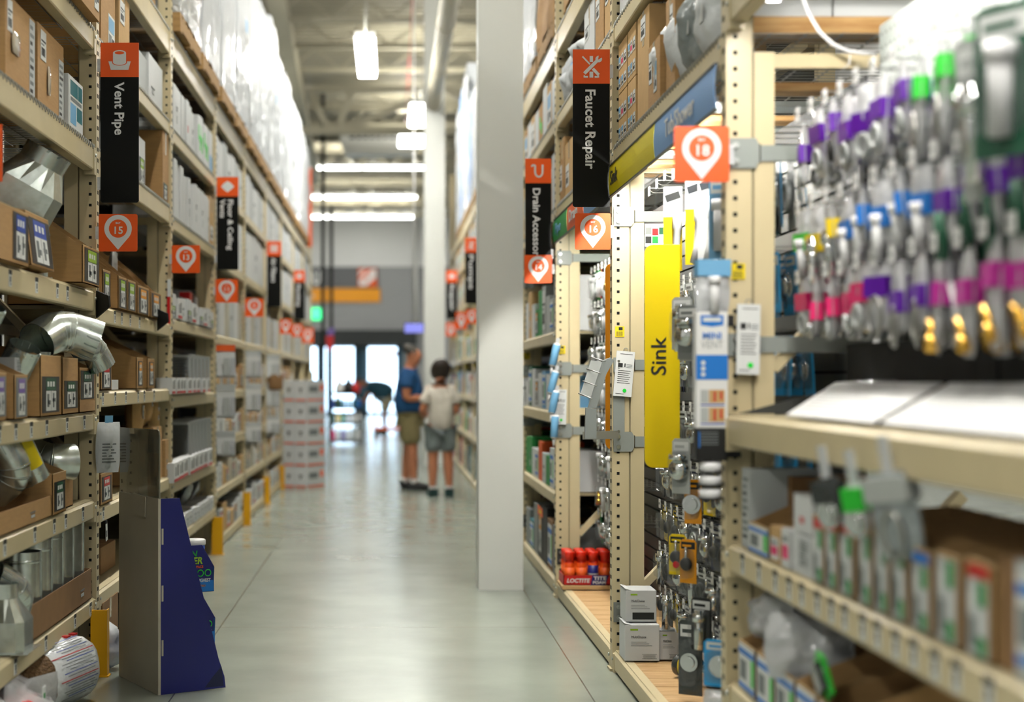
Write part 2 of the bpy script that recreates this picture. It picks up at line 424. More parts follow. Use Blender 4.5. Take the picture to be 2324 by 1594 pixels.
# white air unit under the roof
Y = 38.2; t = thing('air_unit', 'white boxy air unit hung under the roof at the far end', 'air unit', (wx(865, Y), Y, wz(350, Y)))
w_, h_ = (958 - 770) / F * Y, (350 - 308) / F * Y
obj('casing', MB().prism([(-w_ / 2 + .12, 0), (w_ / 2 - .2, 0), (w_ / 2, h_), (-w_ / 2, h_)], 0, .6, 'white'), t)
b = MB()
for k in range(8): b.box(-w_ * .38 + k * w_ * .08, -w_ * .38 + k * w_ * .08 + w_ * .06, -.01, 0, h_ * .82, h_ * .95, 'black_matte')
obj('grille', b, t)
for sx in (-.7, .7): obj('hanger_rod', MB().cyl((sx, .3, h_), (sx, .3, ZC - .06 - wz(350, Y)), .01, 'zinc', 6), t)

# ---------------------------------------------------------------- signs on the front wall
def onwall(name, label, cat, x0, x1, y0, y1, m, th=.06):
    return thing(name, label, cat, (wx((x0 + x1) / 2, YB), YB - .08, wz((y0 + y1) / 2, YB))), (x1 - x0) / F * YB, (y1 - y0) / F * YB
t, w, h = onwall('wall_sign', 'dark grey banner sign with white letters high on the front wall', 'sign', 610, 858, 607, 652, 0)
obj('board', MB().box(-w / 2, w / 2, 0, .06, -h / 2, h / 2, 'sign_grey'), t)
text('YOU', .72, 'sign_white', t, (wx(699, YB) - wx(734, YB), -.01, -.05), fit=1.0, bold=.03)
q = thing('store_logo', 'square orange and white emblem on the grey front wall sign', 'logo', (wx(834, YB), YB - .16, wz(631, YB)))
obj('mount_board', MB().box(-.36, .36, 0, .06, -.36, .36, 'orange_print'), q)
obj('emblem', MB().prism([(-.30, -.33), (-.05, -.33), (.33, .0), (.33, .30), (.18, .33), (-.33, -.1)], -.012, -.002, 'sign_white').prism([(-.33, .05), (-.05, .33), (-.15, .33), (-.33, .2)], -.012, -.002, 'sign_white'), q)
text('DEPOT', .16, 'orange_print', q, (.0, -.016, -.02), spin=.72, bold=.03)
t, w, h = onwall('wall_sign', 'long orange band sign below the dark grey front wall sign', 'sign', 615, 863, 655, 686, 0)
obj('board', MB().box(-w / 2, w / 2, 0, .05, -h / 2, h / 2, 'amber'), t)
text('shopping', .2, 'sign_white', t, (wx(700, YB) - wx(739, YB), -.01, 0), fit=.42)
t, w, h = onwall('exit_sign', 'small glowing green exit sign left of the dark poles', 'sign', 706, 729, 700, 726, 0)
obj('panel', MB().box(-w / 2, w / 2, 0, .07, -h / 2, h / 2, 'exit_glow'), t); text('EXIT', .14, 'sign_white', t, (0, -.01, 0))
single('downpipe', 'white pipe running down the front wall right of the orange sign', 'pipe', MB().cyl((wx(943, YB), YB - .08, wz(749.5, YB)), (wx(943, YB), YB - .08, wz(500, YB)), .06, 'white'))
# hung monitor, poles, banner
Y = 24.; t = thing('monitor', 'small hanging monitor with a violet blue screen beside the far column', 'monitor', (wx(940, Y), Y, wz(757, Y)))
w, h = 46 / F * Y, 24 / F * Y
obj('case', MB().box(-w / 2, w / 2, 0, .05, 0, h, 'black'), t); obj('screen', MB().box(-w / 2 + .01, w / 2 - .01, -.006, 0, .01, h - .01, 'screen'), t)
obj('hanger_pole', MB().cyl((0, .04, h), (0, .04, ZC - .06 - wz(757, Y)), .012, 'white', 8), t)
Y = 36.; single('support_pole', 'tall thin black pole rising before the front doors, left of the pair', 'pole', MB().box(-.042, .042, -.042, .042, 0, ZC - .06, 'sign_black'), (wx(733, Y), Y, 0))
Y = 40.; single('support_pole', 'shorter thin black pole rising before the front doors, right of the pair', 'pole', MB().box(-.045, .045, -.045, .045, 0, wz(470, Y), 'sign_black'), (wx(752, Y), Y, 0))
Y = 26.; t = thing('hanging_banner', 'narrow pale orange banner hanging at the end of the left rack', 'banner', (wx(701, Y), Y, wz(560, Y)))
h = 178 / F * Y; obj('cloth', MB().box(-.05, .05, 0, .006, 0, h, 'orange_print'), t); obj('hanger_rod', MB().box(-.06, .06, -.006, .012, h, h + .02, 'zinc'), t)
obj('suspension_wire', MB().cyl((0, .003, h + .02), (0, .003, ZC - .06 - wz(560, Y)), .004, 'zinc', 6), t)
# ================================================================ pallet racks
PY = [4.85 + 2.5125 * i for i in range(9)]      # left uprights (bay 17, 15, 13 ...)
QY = [4.90 + 2.5125 * i for i in range(9)]      # right uprights (bay 18, 16, 14 ...)
HOLE = .0508
def upright(side, Y, ztop, label, holes=True, brackets=(), stickers=(), low=0.):
    """side -1 left, +1 right; the face with the punched holes looks back along the aisle"""
    X = LX if side < 0 else RX; d = side
    t = thing('rack_upright', label, 'rack upright', (X, Y, 0))
    def bx(a, c, y0, y1, z0, z1, m, mb): mb.box(min(a * d, c * d), max(a * d, c * d), y0, y1, z0, z1, m)
    b = MB()
    bx(0, .080, 0, .07, low, ztop, 'almond', b); bx(.080, .088, .012, .06, low, ztop, 'almond_dark', b)
    if holes:
        z = low + .12
        while z < ztop - .04:
            bx(.022, .035, -.0012, 0, z, z + .013, 'hole', b); bx(-.0012, 0, .024, .034, z + .01, z + .028, 'hole', b); bx(-.0012, 0, .046, .053, z + .01, z + .028, 'hole', b); z += HOLE
    obj('front_post', b, t)
    b = MB(); bx(.088, .152, 0, .07, low, 2.415, 'almond', b); obj('inner_post', b, t)
    b = MB(); bx(.98, 1.06, 0, .07, low, ztop, 'almond', b); obj('rear_post', b, t)
    b = MB(); bx(-.012, .16, -.012, .085, 0, .012, 'almond_dark', b)
    if low == 0: obj('foot_plate', b, t)
    for z in (.12, 1.16, 2.368, 3.36):
        if z > ztop - .1: break
        b = MB(); bx(.152, .98, .015, .05, z, z + .045, 'almond', b); obj('brace', b, t)
    for z in (.40, 1.42):
        obj('brace', MB().bar((.15 * d, .03, z), (.75 * d, .03, z + .62), .035, .05, 'almond', up=(0, 1, 0)), t)
    for (z, hp, bar, mt) in brackets:
        b = MB(); xo = .006
        b.prism([(d * x, zz) for x, zz in ((xo, z - hp / 2), (.092, z - hp / 2), (.103, z - hp / 2 + .02), (.103, z + hp / 2 - .02), (.092, z + hp / 2), (xo, z + hp / 2))], -.008, -.0015, mt, 'y')
        br = obj('bracket', b, t)
        for q in (-.26, .26):
            p = Vector((d * .029, -.008, z + q * hp)); obj('bolt', MB().cyl(p, p + Vector((0, -.006, 0)), .0105, 'steel_bolt', 6).cyl(p + Vector((0, -.006, 0)), p + Vector((0, -.010, 0)), .006, 'steel_bolt', 8), br)
        if bar:
            b = MB(); bx(.105, .108, -.004, .02, z - .03, z + .03, 'hole', b); bx(.108, bar, -.006, .02, z - .025, z + .025, mt, b); obj('bracket_bar', b, t)
    for (x, z, w, h) in stickers:
        b = MB(); b.box(d * x - w / 2, d * x + w / 2, -.003, -.0014, z - h / 2, z + h / 2, 'yellow_tag').box(d * x - w * .12, d * x + w * .3, -.0036, -.003, z + h * .14, z + h * .42, 'ink')
        for k in range(7): b.box(d * x - w * .36 + k * w * .1, d * x - w * .36 + k * w * .1 + w * .045, -.0036, -.003, z - h * .42, z + h * .02, 'ink')
        obj('barcode_sticker', b, t)
    return t
bays_l = ['17', '15', '13', '11', '9', '7', '5', '3', '1']
for i, Y in enumerate(PY[1:], 1):
    upright(-1, Y, 5.2 if i >= 2 else 5.0, 'tan steel rack upright with punched holes on the left, at the bay %s sign' % bays_l[i], holes=i < 5)
upright(-1, PY[8] + 2.51, 5.0, 'tan steel upright at the far end of the left rack', holes=False)
BR = ((2.16, .094, .30, 'grey_arm'), (1.455, .07, .26, 'grey_arm'), (1.09, .094, .22, 'grey_arm'), (.28, .094, 0, 'zinc'))
bays_r = ['18', '16', '14', '12', '10', '8', '6', '4', '2']
for i, Y in enumerate(QY):
    if i == 0: br = ((2.096, .094, .46, 'grey_arm'), (1.495, .07, .46, 'grey_arm'))
    elif i == 1: br = BR
    elif i in (2, 3): br = ((2.16, .09, .34, 'grey_arm'), (1.455, .085, .34, 'grey_arm'), (1.06, .09, .34, 'grey_arm'), (.26, .10, .40, 'dark_steel'))
    else: br = ((2.16, .09, .34, 'grey_arm'), (1.455, .085, .34, 'grey_arm'))
    st = ((.038, 1.725, .044, .05),) if i == 0 else ((.036, 1.613, .044, .05),) if i == 1 else ((.036, 1.575, .048, .052),)
    upright(1, Y, 5.0 if i else 4.6, 'tan steel rack upright with punched holes on the right, at the bay %s sign' % bays_r[i], holes=i < 4, brackets=br, stickers=st)
upright(1, QY[8] + 2.51, 5.0, 'tan steel upright at the far end of the right rack', holes=False)
# dark sheets added to put the shade of the rack depths into colour
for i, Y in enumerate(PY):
    single('shade_sheet', 'dark back board behind the shelves of left rack bay %s' % bays_l[i], 'panel', MB().box(-.006, .006, .08, 2.50, 0.02, 5.0, 'shaded_board'), (LX - 1.07, Y, 0))
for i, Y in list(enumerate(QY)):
    if i: single('shade_sheet', 'dark back board behind the shelves of right rack bay %s' % bays_r[i], 'panel', MB().box(-.006, .006, .08, 2.50, 0.02, 5.0, 'shaded_board'), (RX + 1.07, Y, 0))

TAG = MB().box(0, .0016, -.021, .021, -.031, .027, 'paper').box(.0016, .0022, -.023, .023, .014, .031, 'ink').box(.0016, .0022, -.006, .008, -.014, .008, 'ink').box(.0016, .0022, -.001, .012, -.024, -.018, 'ink_grey').mesh('price_tag')
def shelf(side, Y0, Y1, Z, hb, label, deck='wire', tags=(), depth=1.0, face=0., lip=0.):
    """Z is the top of the front beam; local +X of the beam looks at the aisle"""
    X = (LX if side < 0 else RX) ; rot = (0, 0, 0) if side < 0 else (0, 0, PI)
    ya, yb = (Y0 + .075, Y1 - .005); L = yb - ya; yc = (ya + yb) / 2
    t = thing('shelf', label, 'shelf', (X, yc, Z), rot)
    b = MB(); x1 = -.004 + face
    b.prism([(x1 - .05, -hb), (x1 - .004, -hb), (x1, -hb + .006), (x1, -.014), (x1 - .012, -.004), (x1 - .012, 0), (x1 - .05, 0)], -L / 2, L / 2, 'almond', 'y')
    obj('front_beam', b, t)
    for e in (-1, 1):
        obj('end_plate', MB().box(x1 - .045, x1 + .004, e * (L / 2 - .022) - .02, e * (L / 2 - .022) + .02, -hb - .02, -.012, 'almond').cyl((x1 + .004, e * (L / 2 - .022), -hb * .4), (x1 + .010, e * (L / 2 - .022), -hb * .4), .008, 'steel_bolt', 8), t)
    obj('rear_beam', MB().box(-depth, -depth + .05, -L / 2, L / 2, -hb, 0, 'almond'), t)
    if deck == 'wire':
        b = MB(); n = int(L / .052)
        for k in range(n):
            y = -L / 2 + (k + .5) * L / n
            b.bar((x1 - depth + .03, y, .004), (x1 - .006, y, .004), .004, .004, 'zinc')
            y2 = y + L / n * (.5 if k < n - 1 else .3)
            b.bar((x1 - .004, y, .006), (x1 + .003, (y + y2) / 2, -.022), .004, .004, 'zinc'); b.bar((x1 + .003, (y + y2) / 2, -.022), (x1 - .004, y2, .006), .004, .004, 'zinc')
        for k in range(9): b.box(x1 - depth + .03 + k * (depth - .05) / 8.2, x1 - depth + .034 + k * (depth - .05) / 8.2, -L / 2, L / 2, -.002, .002, 'zinc')
        b.box(x1 - .012, x1 - .007, -L / 2, L / 2, .002, .007, 'zinc')
        obj('wire_deck', b, t)
    elif deck == 'wood':
        n = 14
        for k in range(n):
            obj('deck_board', MB().box(-depth + .05, x1 - .052, -L / 2 + k * L / n + .003, -L / 2 + (k + 1) * L / n - .003, -.022, -.002, 'wood_deck'), t)
    else:
        obj('deck_panel', MB().box(-depth + .05, x1 - .05, -L / 2, L / 2, -.02, -.002, 'almond_dark'), t)
    for y in tags:
        obj('price_tag', TAG, t, (x1, (y - yc) * (1 if side < 0 else -1), -hb * .5))
    return t
def lyx(px, X=LX): return ydep(px, X)
# left rack shelves: per bay list of (top Z, beam height, deck, price tag pixels)
def tagsl(*px): return [lyx(p) for p in px]
L17 = [(3.04, .105, 'wire', ()), (2.487, .118, 'wire', ()), (1.805, .098, 'panel', tagsl(25, 85, 132, 155)), (1.233, .085, 'panel', tagsl(1, 38, 73, 108, 154, 193)),
       (.82, .085, 'panel', tagsl(13, 81, 125, 151, 190)), (.362, .085, 'panel', tagsl(37, 106, 172, 207))]
L15 = [(3.60, .16, 'wire', ()), (3.02, .09, 'wire', ()), (2.487, .115, 'wire', ()), (1.742, .082, 'panel', tagsl(262, 278, 297, 318)),
       (1.33, .078, 'panel', tagsl(235, 263, 287, 315, 329, 351)), (.775, .078, 'panel', tagsl(236,)), (.37, .08, 'panel', ())]
L13 = [(3.62, .16, 'wire', ()), (3.0, .09, 'wire', ()), (2.435, .085, 'wire', ()), (1.78, .075, 'panel', ()), (1.29, .085, 'panel', ()), (.73, .075, 'panel', ()), (.367, .075, 'panel', ())]
L11 = [(3.62, .16, 'wire', ()), (3.0, .09, 'panel', ()), (2.40, .085, 'panel', ()), (1.75, .075, 'panel', ()), (1.3, .08, 'panel', ()), (.90, .085, 'panel', ()), (.50, .08, 'panel', ()), (.10, .09, 'panel', ())]
LEFT = [L17, L15, L13] + [L11] * 6
for i, rows in enumerate(LEFT):
    for k, (z, hb, deck, tg) in enumerate(rows):
        shelf(-1, PY[i], PY[i] + 2.5125, z, hb, 'tan steel shelf in left rack bay %s, %s from the top' % (bays_l[i], ORD[k]), deck if i < 4 else 'panel', tg)
# right rack: base deck, goods shelves; near bay lies in front of upright 18
def tagsr(*px): return [ydep(p, RX) for p in px]
shelf(1, QY[0], QY[1], .10, .09, 'low base shelf with a plank deck between the bay 18 and bay 16 signs', 'wood', depth=1.0)
shelf(1, QY[1], QY[2], .10, .09, 'low base shelf with a plank deck between the bay 16 and bay 14 signs', 'wood', depth=1.0)
for i in range(2, 9): shelf(1, QY[i], QY[i] + 2.5125, .10, .09, 'low base shelf of right rack bay %s beyond the bay 14 sign' % bays_r[i], 'panel')
for i in range(0, 9):
    for k, (z, hb) in enumerate(((3.60, .15), (3.07, .09), (2.49, .095))):
        if i == 0 and k == 0: continue
        shelf(1, QY[i], QY[i] + 2.5125, z, hb, 'tan steel goods shelf of right rack bay %s, %s from the top' % (bays_r[i], ORD[k]), 'wire' if i < 4 else 'panel')
YN0 = 2.2
shelf(1, YN0, QY[0], 1.277, .095, 'wide tan shelf carrying white price sheets in the nearest right bay', 'panel', face=.01, depth=.50)
shelf(1, YN0, QY[0], .873, .085, 'tan shelf with a row of price tags in the nearest right bay', 'panel',
      tags=tagsr(1683, 1720, 1757, 1788, 1817, 1852, 1884, 1914, 1955, 1988, 2030, 2070, 2118, 2167, 2240), depth=.50)
shelf(1, YN0, QY[0], .44, .085, 'lowest tan shelf in the nearest right bay, holding bagged goods', 'panel', depth=.50)
shelf(1, YN0, QY[0], 2.60, .10, 'upper tan shelf above the hooks in the nearest right bay', 'panel', depth=.92)
# lamps under the upper shelves, behind the header strips
for (y0, y1, z, lb) in ((2.4, 4.72, 2.574, 'white strip lamp under the upper shelf of the nearest right bay'), (5.5, 7.3, 2.384, 'white strip lamp behind the blue and yellow header strips'), (7.56, 9.6, 2.384, 'white strip lamp behind the green and orange header strips')):
    t = thing('shelf_lamp', lb, 'lamp', (RX + (.075 if y0 > 3 else .10), y0, z)); L = y1 - y0
    obj('housing', MB().box(-.03, .03, 0, L, -.02, .0, 'white'), t); obj('tube', MB().cyl((0, .03, -.032), (0, L - .03, -.032), .013, 'shelf_lamp' if y0 > 3 else 'near_lamp', 10), t)
    for e in (0, L - .02): obj('end_cap', MB().box(-.02, .02, e, e + .02, -.05, -.02, 'white'), t)
# yellow post guards along the left rack
for i, px in enumerate((None, (205, 243, 1400, 1552), None, (480, 505, 1176, 1262), (550, 568, 1122, 1196), (593, 612, 1084, 1146), (630, 645, 1058, 1110))):
    if px is None: continue
    Y = PY[i] - .10 if i == 1 else PY[i] - .06; s = F / Y
    w = (px[1] - px[0]) / s; hh = (px[3] - px[2]) / s
    b = MB(); b.box(-w / 2, w / 2, 0, .008, .0, hh, 'safety_yellow').box(-w / 2, -w / 2 + .006, .008, .06, 0, hh, 'safety_yellow').box(w / 2 - .006, w / 2, .008, .06, 0, hh, 'safety_yellow')
    t = thing('post_guard', 'yellow steel guard at the foot of the left upright beside bay %s' % bays_l[i], 'post guard', (wx((px[0] + px[1]) / 2, Y), Y, 0))
    obj('shield', b, t, bevel=.002); obj('foot_flange', MB().box(-w / 2 - .008, w / 2 + .008, -.012, .06, 0, .006, 'safety_yellow'), t)

# ================================================================ signs on the racks
def clip(t, x, z): obj('clip', MB().box(x - .016, x + .016, .002, .012, z - .03, z + .03, 'film_milky'), t)
def bay_sign(num, px, s, label):
    """px = (x0,x1,y0,y1) of the orange square"""
    Y = F / s - .012; w = (px[1] - px[0]) * Y / F; h = (px[3] - px[2]) * Y / F
    t = thing('bay_sign', label, 'sign', (wx((px[0] + px[1]) / 2, Y), Y, wz(px[3], Y)))
    obj('board', MB().prism([(-w / 2 + .006, 0), (w / 2 - .006, 0), (w / 2, .006), (w / 2, h - .006), (w / 2 - .006, h), (-w / 2 + .006, h), (-w / 2, h - .006), (-w / 2, .006)], 0, .004, 'orange'), t)
    # map pin: ring and point
    r, zc = w * .355, h * .61; b = MB(); P = []
    for k in range(33):
        a = -PI * .5 + .9 + (2 * PI - 1.8) * k / 32; P.append((r * math.cos(a), zc + r * math.sin(a)))
    P.append((0, h * .045)); b.prism(P, -.0016, -.0002, 'sign_white'); obj('pin', b, t)
    ri = r * .66; obj('disc', MB().prism([(ri * math.cos(2 * PI * k / 28), zc + ri * math.sin(2 * PI * k / 28)) for k in range(28)], -.0028, -.0014, 'orange'), t)
    text(num, h * .27, 'sign_white', t, (0, -.0034, zc - h * .055), bold=.022, name='number', space=1.08)
    text('BAY', h * .07, 'sign_white', t, (0, -.0034, zc + h * .145), bold=.02)
    clip(t, (w / 2 if px[0] > CX else -w / 2), h * .5)
    return t
def pict(kind, t, w, hh, z0):
    """white pictogram on the orange header, centred at (0, z0)"""
    b = MB(); u = w * .01; y0, y1 = -.0022, -.0006
    if kind == 'pipe':
        b.prism([(-29 * u, z0 - 4 * u), (29 * u, z0 - 4 * u), (23 * u, z0 - 26 * u), (-23 * u, z0 - 26 * u)], y0, y1, 'sign_white')
        E = [(17 * u * math.cos(a), 7 * u * math.sin(a)) for a in [2 * PI * k / 28 for k in range(28)]]
        low = [(19.5 * u * math.cos(PI + PI * k / 14), z0 - 7 * u + 8 * u * math.sin(PI + PI * k / 14)) for k in range(15)]
        b.prism([(-19.5 * u, z0 + 17 * u)] + low + [(19.5 * u, z0 + 17 * u)], y0 - .0007, y0, 'orange')
        low = [(17 * u * math.cos(PI + PI * k / 14), z0 - 7 * u + 6.5 * u * math.sin(PI + PI * k / 14)) for k in range(15)]
        b.prism([(-17 * u, z0 + 18 * u)] + low + [(17 * u, z0 + 18 * u)], y0 - .0014, y0 - .0007, 'sign_white')
        b.prism([(a, z0 + 18 * u + c) for a, c in E], y0 - .0016, y0 - .0002, 'sign_white')
        b.prism([(a * .72, z0 + 18 * u + c * .6) for a, c in E], y0 - .0022, y0 - .0012, 'orange')
    elif kind == 'tools':
        def st(a, c, wd, yy=0): b.bar((a[0] * u, (y0 + y1) / 2 - yy, z0 + a[1] * u), (c[0] * u, (y0 + y1) / 2 - yy, z0 + c[1] * u), wd * u, .0016, 'sign_white', up=(0, 1, 0))
        st((-24, 27), (-4, 6), 4); st((4, -6), (20, -23), 8); st((-19, -19), (14, 14), 9, .0006)
        b.prism([(20 * u + 9 * u * math.cos(a), z0 + 20 * u + 9 * u * math.sin(a)) for a in [PI * .5 + 2 * PI * .82 * k / 14 for k in range(15)]] + [(18 * u, z0 + 18 * u)], y0, y1, 'sign_white')
        st((0, 28), (0, 12), 9); st((0, -14), (0, -30), 10); st((-17, -28), (-9, -28), 5); st((9, -28), (17, -28), 5)
        st((-19, -30), (-19, -24), 4); st((19, -30), (19, -24), 4)
    elif kind == 'trap':
        pts = [(-20, 18), (-10, 18), (-10, 4)] + [(2 + 12 * math.cos(PI + PI * k / 10), 0 + 16 * math.sin(PI + PI * k / 10) - 3) for k in range(11)] + [(14, 20)]
        pts2 = [(p[0] * 1.2 * u, (y0 + y1) / 2, z0 + p[1] * 1.2 * u) for p in pts]
        for a, c in zip(pts2, pts2[1:]): b.bar(a, c, 7 * u, .0016, 'sign_white', up=(0, 1, 0))
        b.bar(pts2[0], (pts2[0][0], pts2[0][1], pts2[0][2] - 6 * u), 7 * u, .0016, 'sign_white', up=(0, 1, 0))
    elif kind == 'vent':
        b.prism([(-30 * u, z0), (-16 * u, z0 + 17 * u), (0, z0 + 26 * u), (16 * u, z0 + 17 * u), (31 * u, z0), (16 * u, z0 - 14 * u), (0, z0 - 26 * u), (-16 * u, z0 - 14 * u)], y0, y1, 'sign_white')
    else:
        b.box(-26 * u, 26 * u, y0, y1, z0 - 26 * u, z0 + 26 * u, 'sign_white'); b.box(-18 * u, 18 * u, y0 - .001, y0, z0 - 18 * u, z0 + 18 * u, 'orange'); b.box(-14 * u, 14 * u, y0 - .002, y0 - .001, z0 - 14 * u, z0 + 14 * u, 'sign_white')
    obj('pictogram', b, t)
def aisle_sign(px, yh, s, words, kind, label, size=None):
    """px = (x0,x1,y0,y1); yh = lower edge of the orange header"""
    Y = F / s - .006; w = (px[1] - px[0]) * Y / F; h = (px[3] - px[2]) * Y / F; hh = (yh - px[2]) * Y / F
    t = thing('aisle_sign', label, 'sign', (wx((px[0] + px[1]) / 2, Y), Y, wz(px[3], Y)))
    obj('board', MB().prism([(-w / 2 + .008, 0), (w / 2 - .008, 0), (w / 2, .008), (w / 2, h - hh), (-w / 2, h - hh), (-w / 2, .008)], 0, .004, 'sign_black'), t)
    obj('header', MB().box(-w / 2, w / 2, 0, .004, h - hh, h, 'orange'), t)
    pict(kind, t, w, hh, h - hh * .5)
    for body, sz, xo, top, ln in words:
        # runs downward: centre of the line at its px middle
        zc = h - (top + ln / 2 - px[2]) * Y / F
        text(body, sz, 'sign_white', t, (xo * w, -.0014, zc), spin=-PI / 2, bold=.024, fit=None if not ln else ln * Y / F)
    clip(t, (w / 2 if px[0] > CX else -w / 2), h * .86); clip(t, (w / 2 if px[0] > CX else -w / 2), h * .12)
    return t
aisle_sign((228, 315, 97, 460), 175, 482, [('Vent Pipe', .062, -.02, 187, 120)], 'pipe', 'black sign with orange header reading Vent Pipe on the left rack')
aisle_sign((1300, 1384, 112, 470), 190, 478.5, [('Faucet Repair', .066, -.04, 202, 181)], 'tools', 'black sign with orange header reading Faucet Repair on the right rack')
aisle_sign((1192, 1251, 360, 606), 416, 354, [('Drain Accessories', .066, -.08, 427, 180)], 'trap', 'black sign with orange header reading Drain Accessories beside the white column')
aisle_sign((492, 541, 402, 613), 446, 287, [('Floor & Ceiling', .058, .12, 453, 114), ('Vents', .058, -.24, 453, 42)], 'vent', 'black sign with orange header reading Floor & Ceiling Vents on the left rack')
aisle_sign((606, 638, 548, 697), 581, 203, [('Air Filters', .07, -.05, 586, 55)], 'filter', 'black sign with orange header above the small bay signs on the left rack')
aisle_sign((667, 692, 614, 726), 640, 161, [('Plumbing', .07, -.1, 645, 50)], 'vent', 'farthest narrow black sign with orange header on the left rack')
aisle_sign((1055, 1083, 540, 690), 573, 197, [('Pumps', .07, .0, 578, 78)], 'tools', 'black sign with orange header half hidden by the left edge of the white column')
aisle_sign((1013, 1038, 614, 724), 641, 147, [('Repair', .07, .0, 645, 60)], 'vent', 'farthest black sign with orange header beside the far column on the right rack')
bay_sign('15', (224, 312, 486, 571), 483, 'orange bay 15 sign below the Vent Pipe sign')
bay_sign('13', (390, 454, 557, 620), 359, 'orange bay 13 sign on the left rack')
bay_sign('11', (489, 540, 634, 687), 287, 'orange bay 11 sign below the Floor & Ceiling Vents sign')
bay_sign('9', (556, 598, 677, 719), 239, 'orange bay 9 sign right of the bay 11 sign')
bay_sign('18', (1530, 1655, 287, 413), 725, 'large orange bay 18 sign on the nearest right upright')
bay_sign('16', (1305, 1386, 484, 567), 479, 'orange bay 16 sign below the Faucet Repair sign')
bay_sign('14', (1190, 1253, 579, 643), 356, 'orange bay 14 sign covering the foot of the Drain Accessories sign')
bay_sign('7', (635, 662, 724, 758), 206, 'orange bay 7 sign beyond the bay 9 sign on the left rack')
bay_sign('5', (662, 687, 735, 765), 180, 'orange bay 5 sign between two farther signs on the left rack')
bay_sign('3', (685, 712, 744, 779), 160, 'farthest orange bay sign on the left rack, above the stacked white boxes')
bay_sign('8', (1058, 1083, 702, 735), 205, 'orange bay sign at the left edge of the white column')
bay_sign('6', (1034, 1060, 708, 748), 178, 'orange bay sign second left of the white column')
bay_sign('4', (1012, 1034, 732, 764), 160, 'farthest orange bay sign on the right rack')
# orange edge of a bay 17 sign reaching in from the left
t = thing('bay_sign', 'sliver of an orange sign at the left edge, above the metal duct boot', 'sign', (wx(-8, 5.6), 5.6, wz(412, 5.6)))
obj('board', MB().box(-.085, (5 - -8) / F * 5.6, 0, .004, 0, 130 / F * 5.6, 'orange'), t); clip(t, -.08, .1)
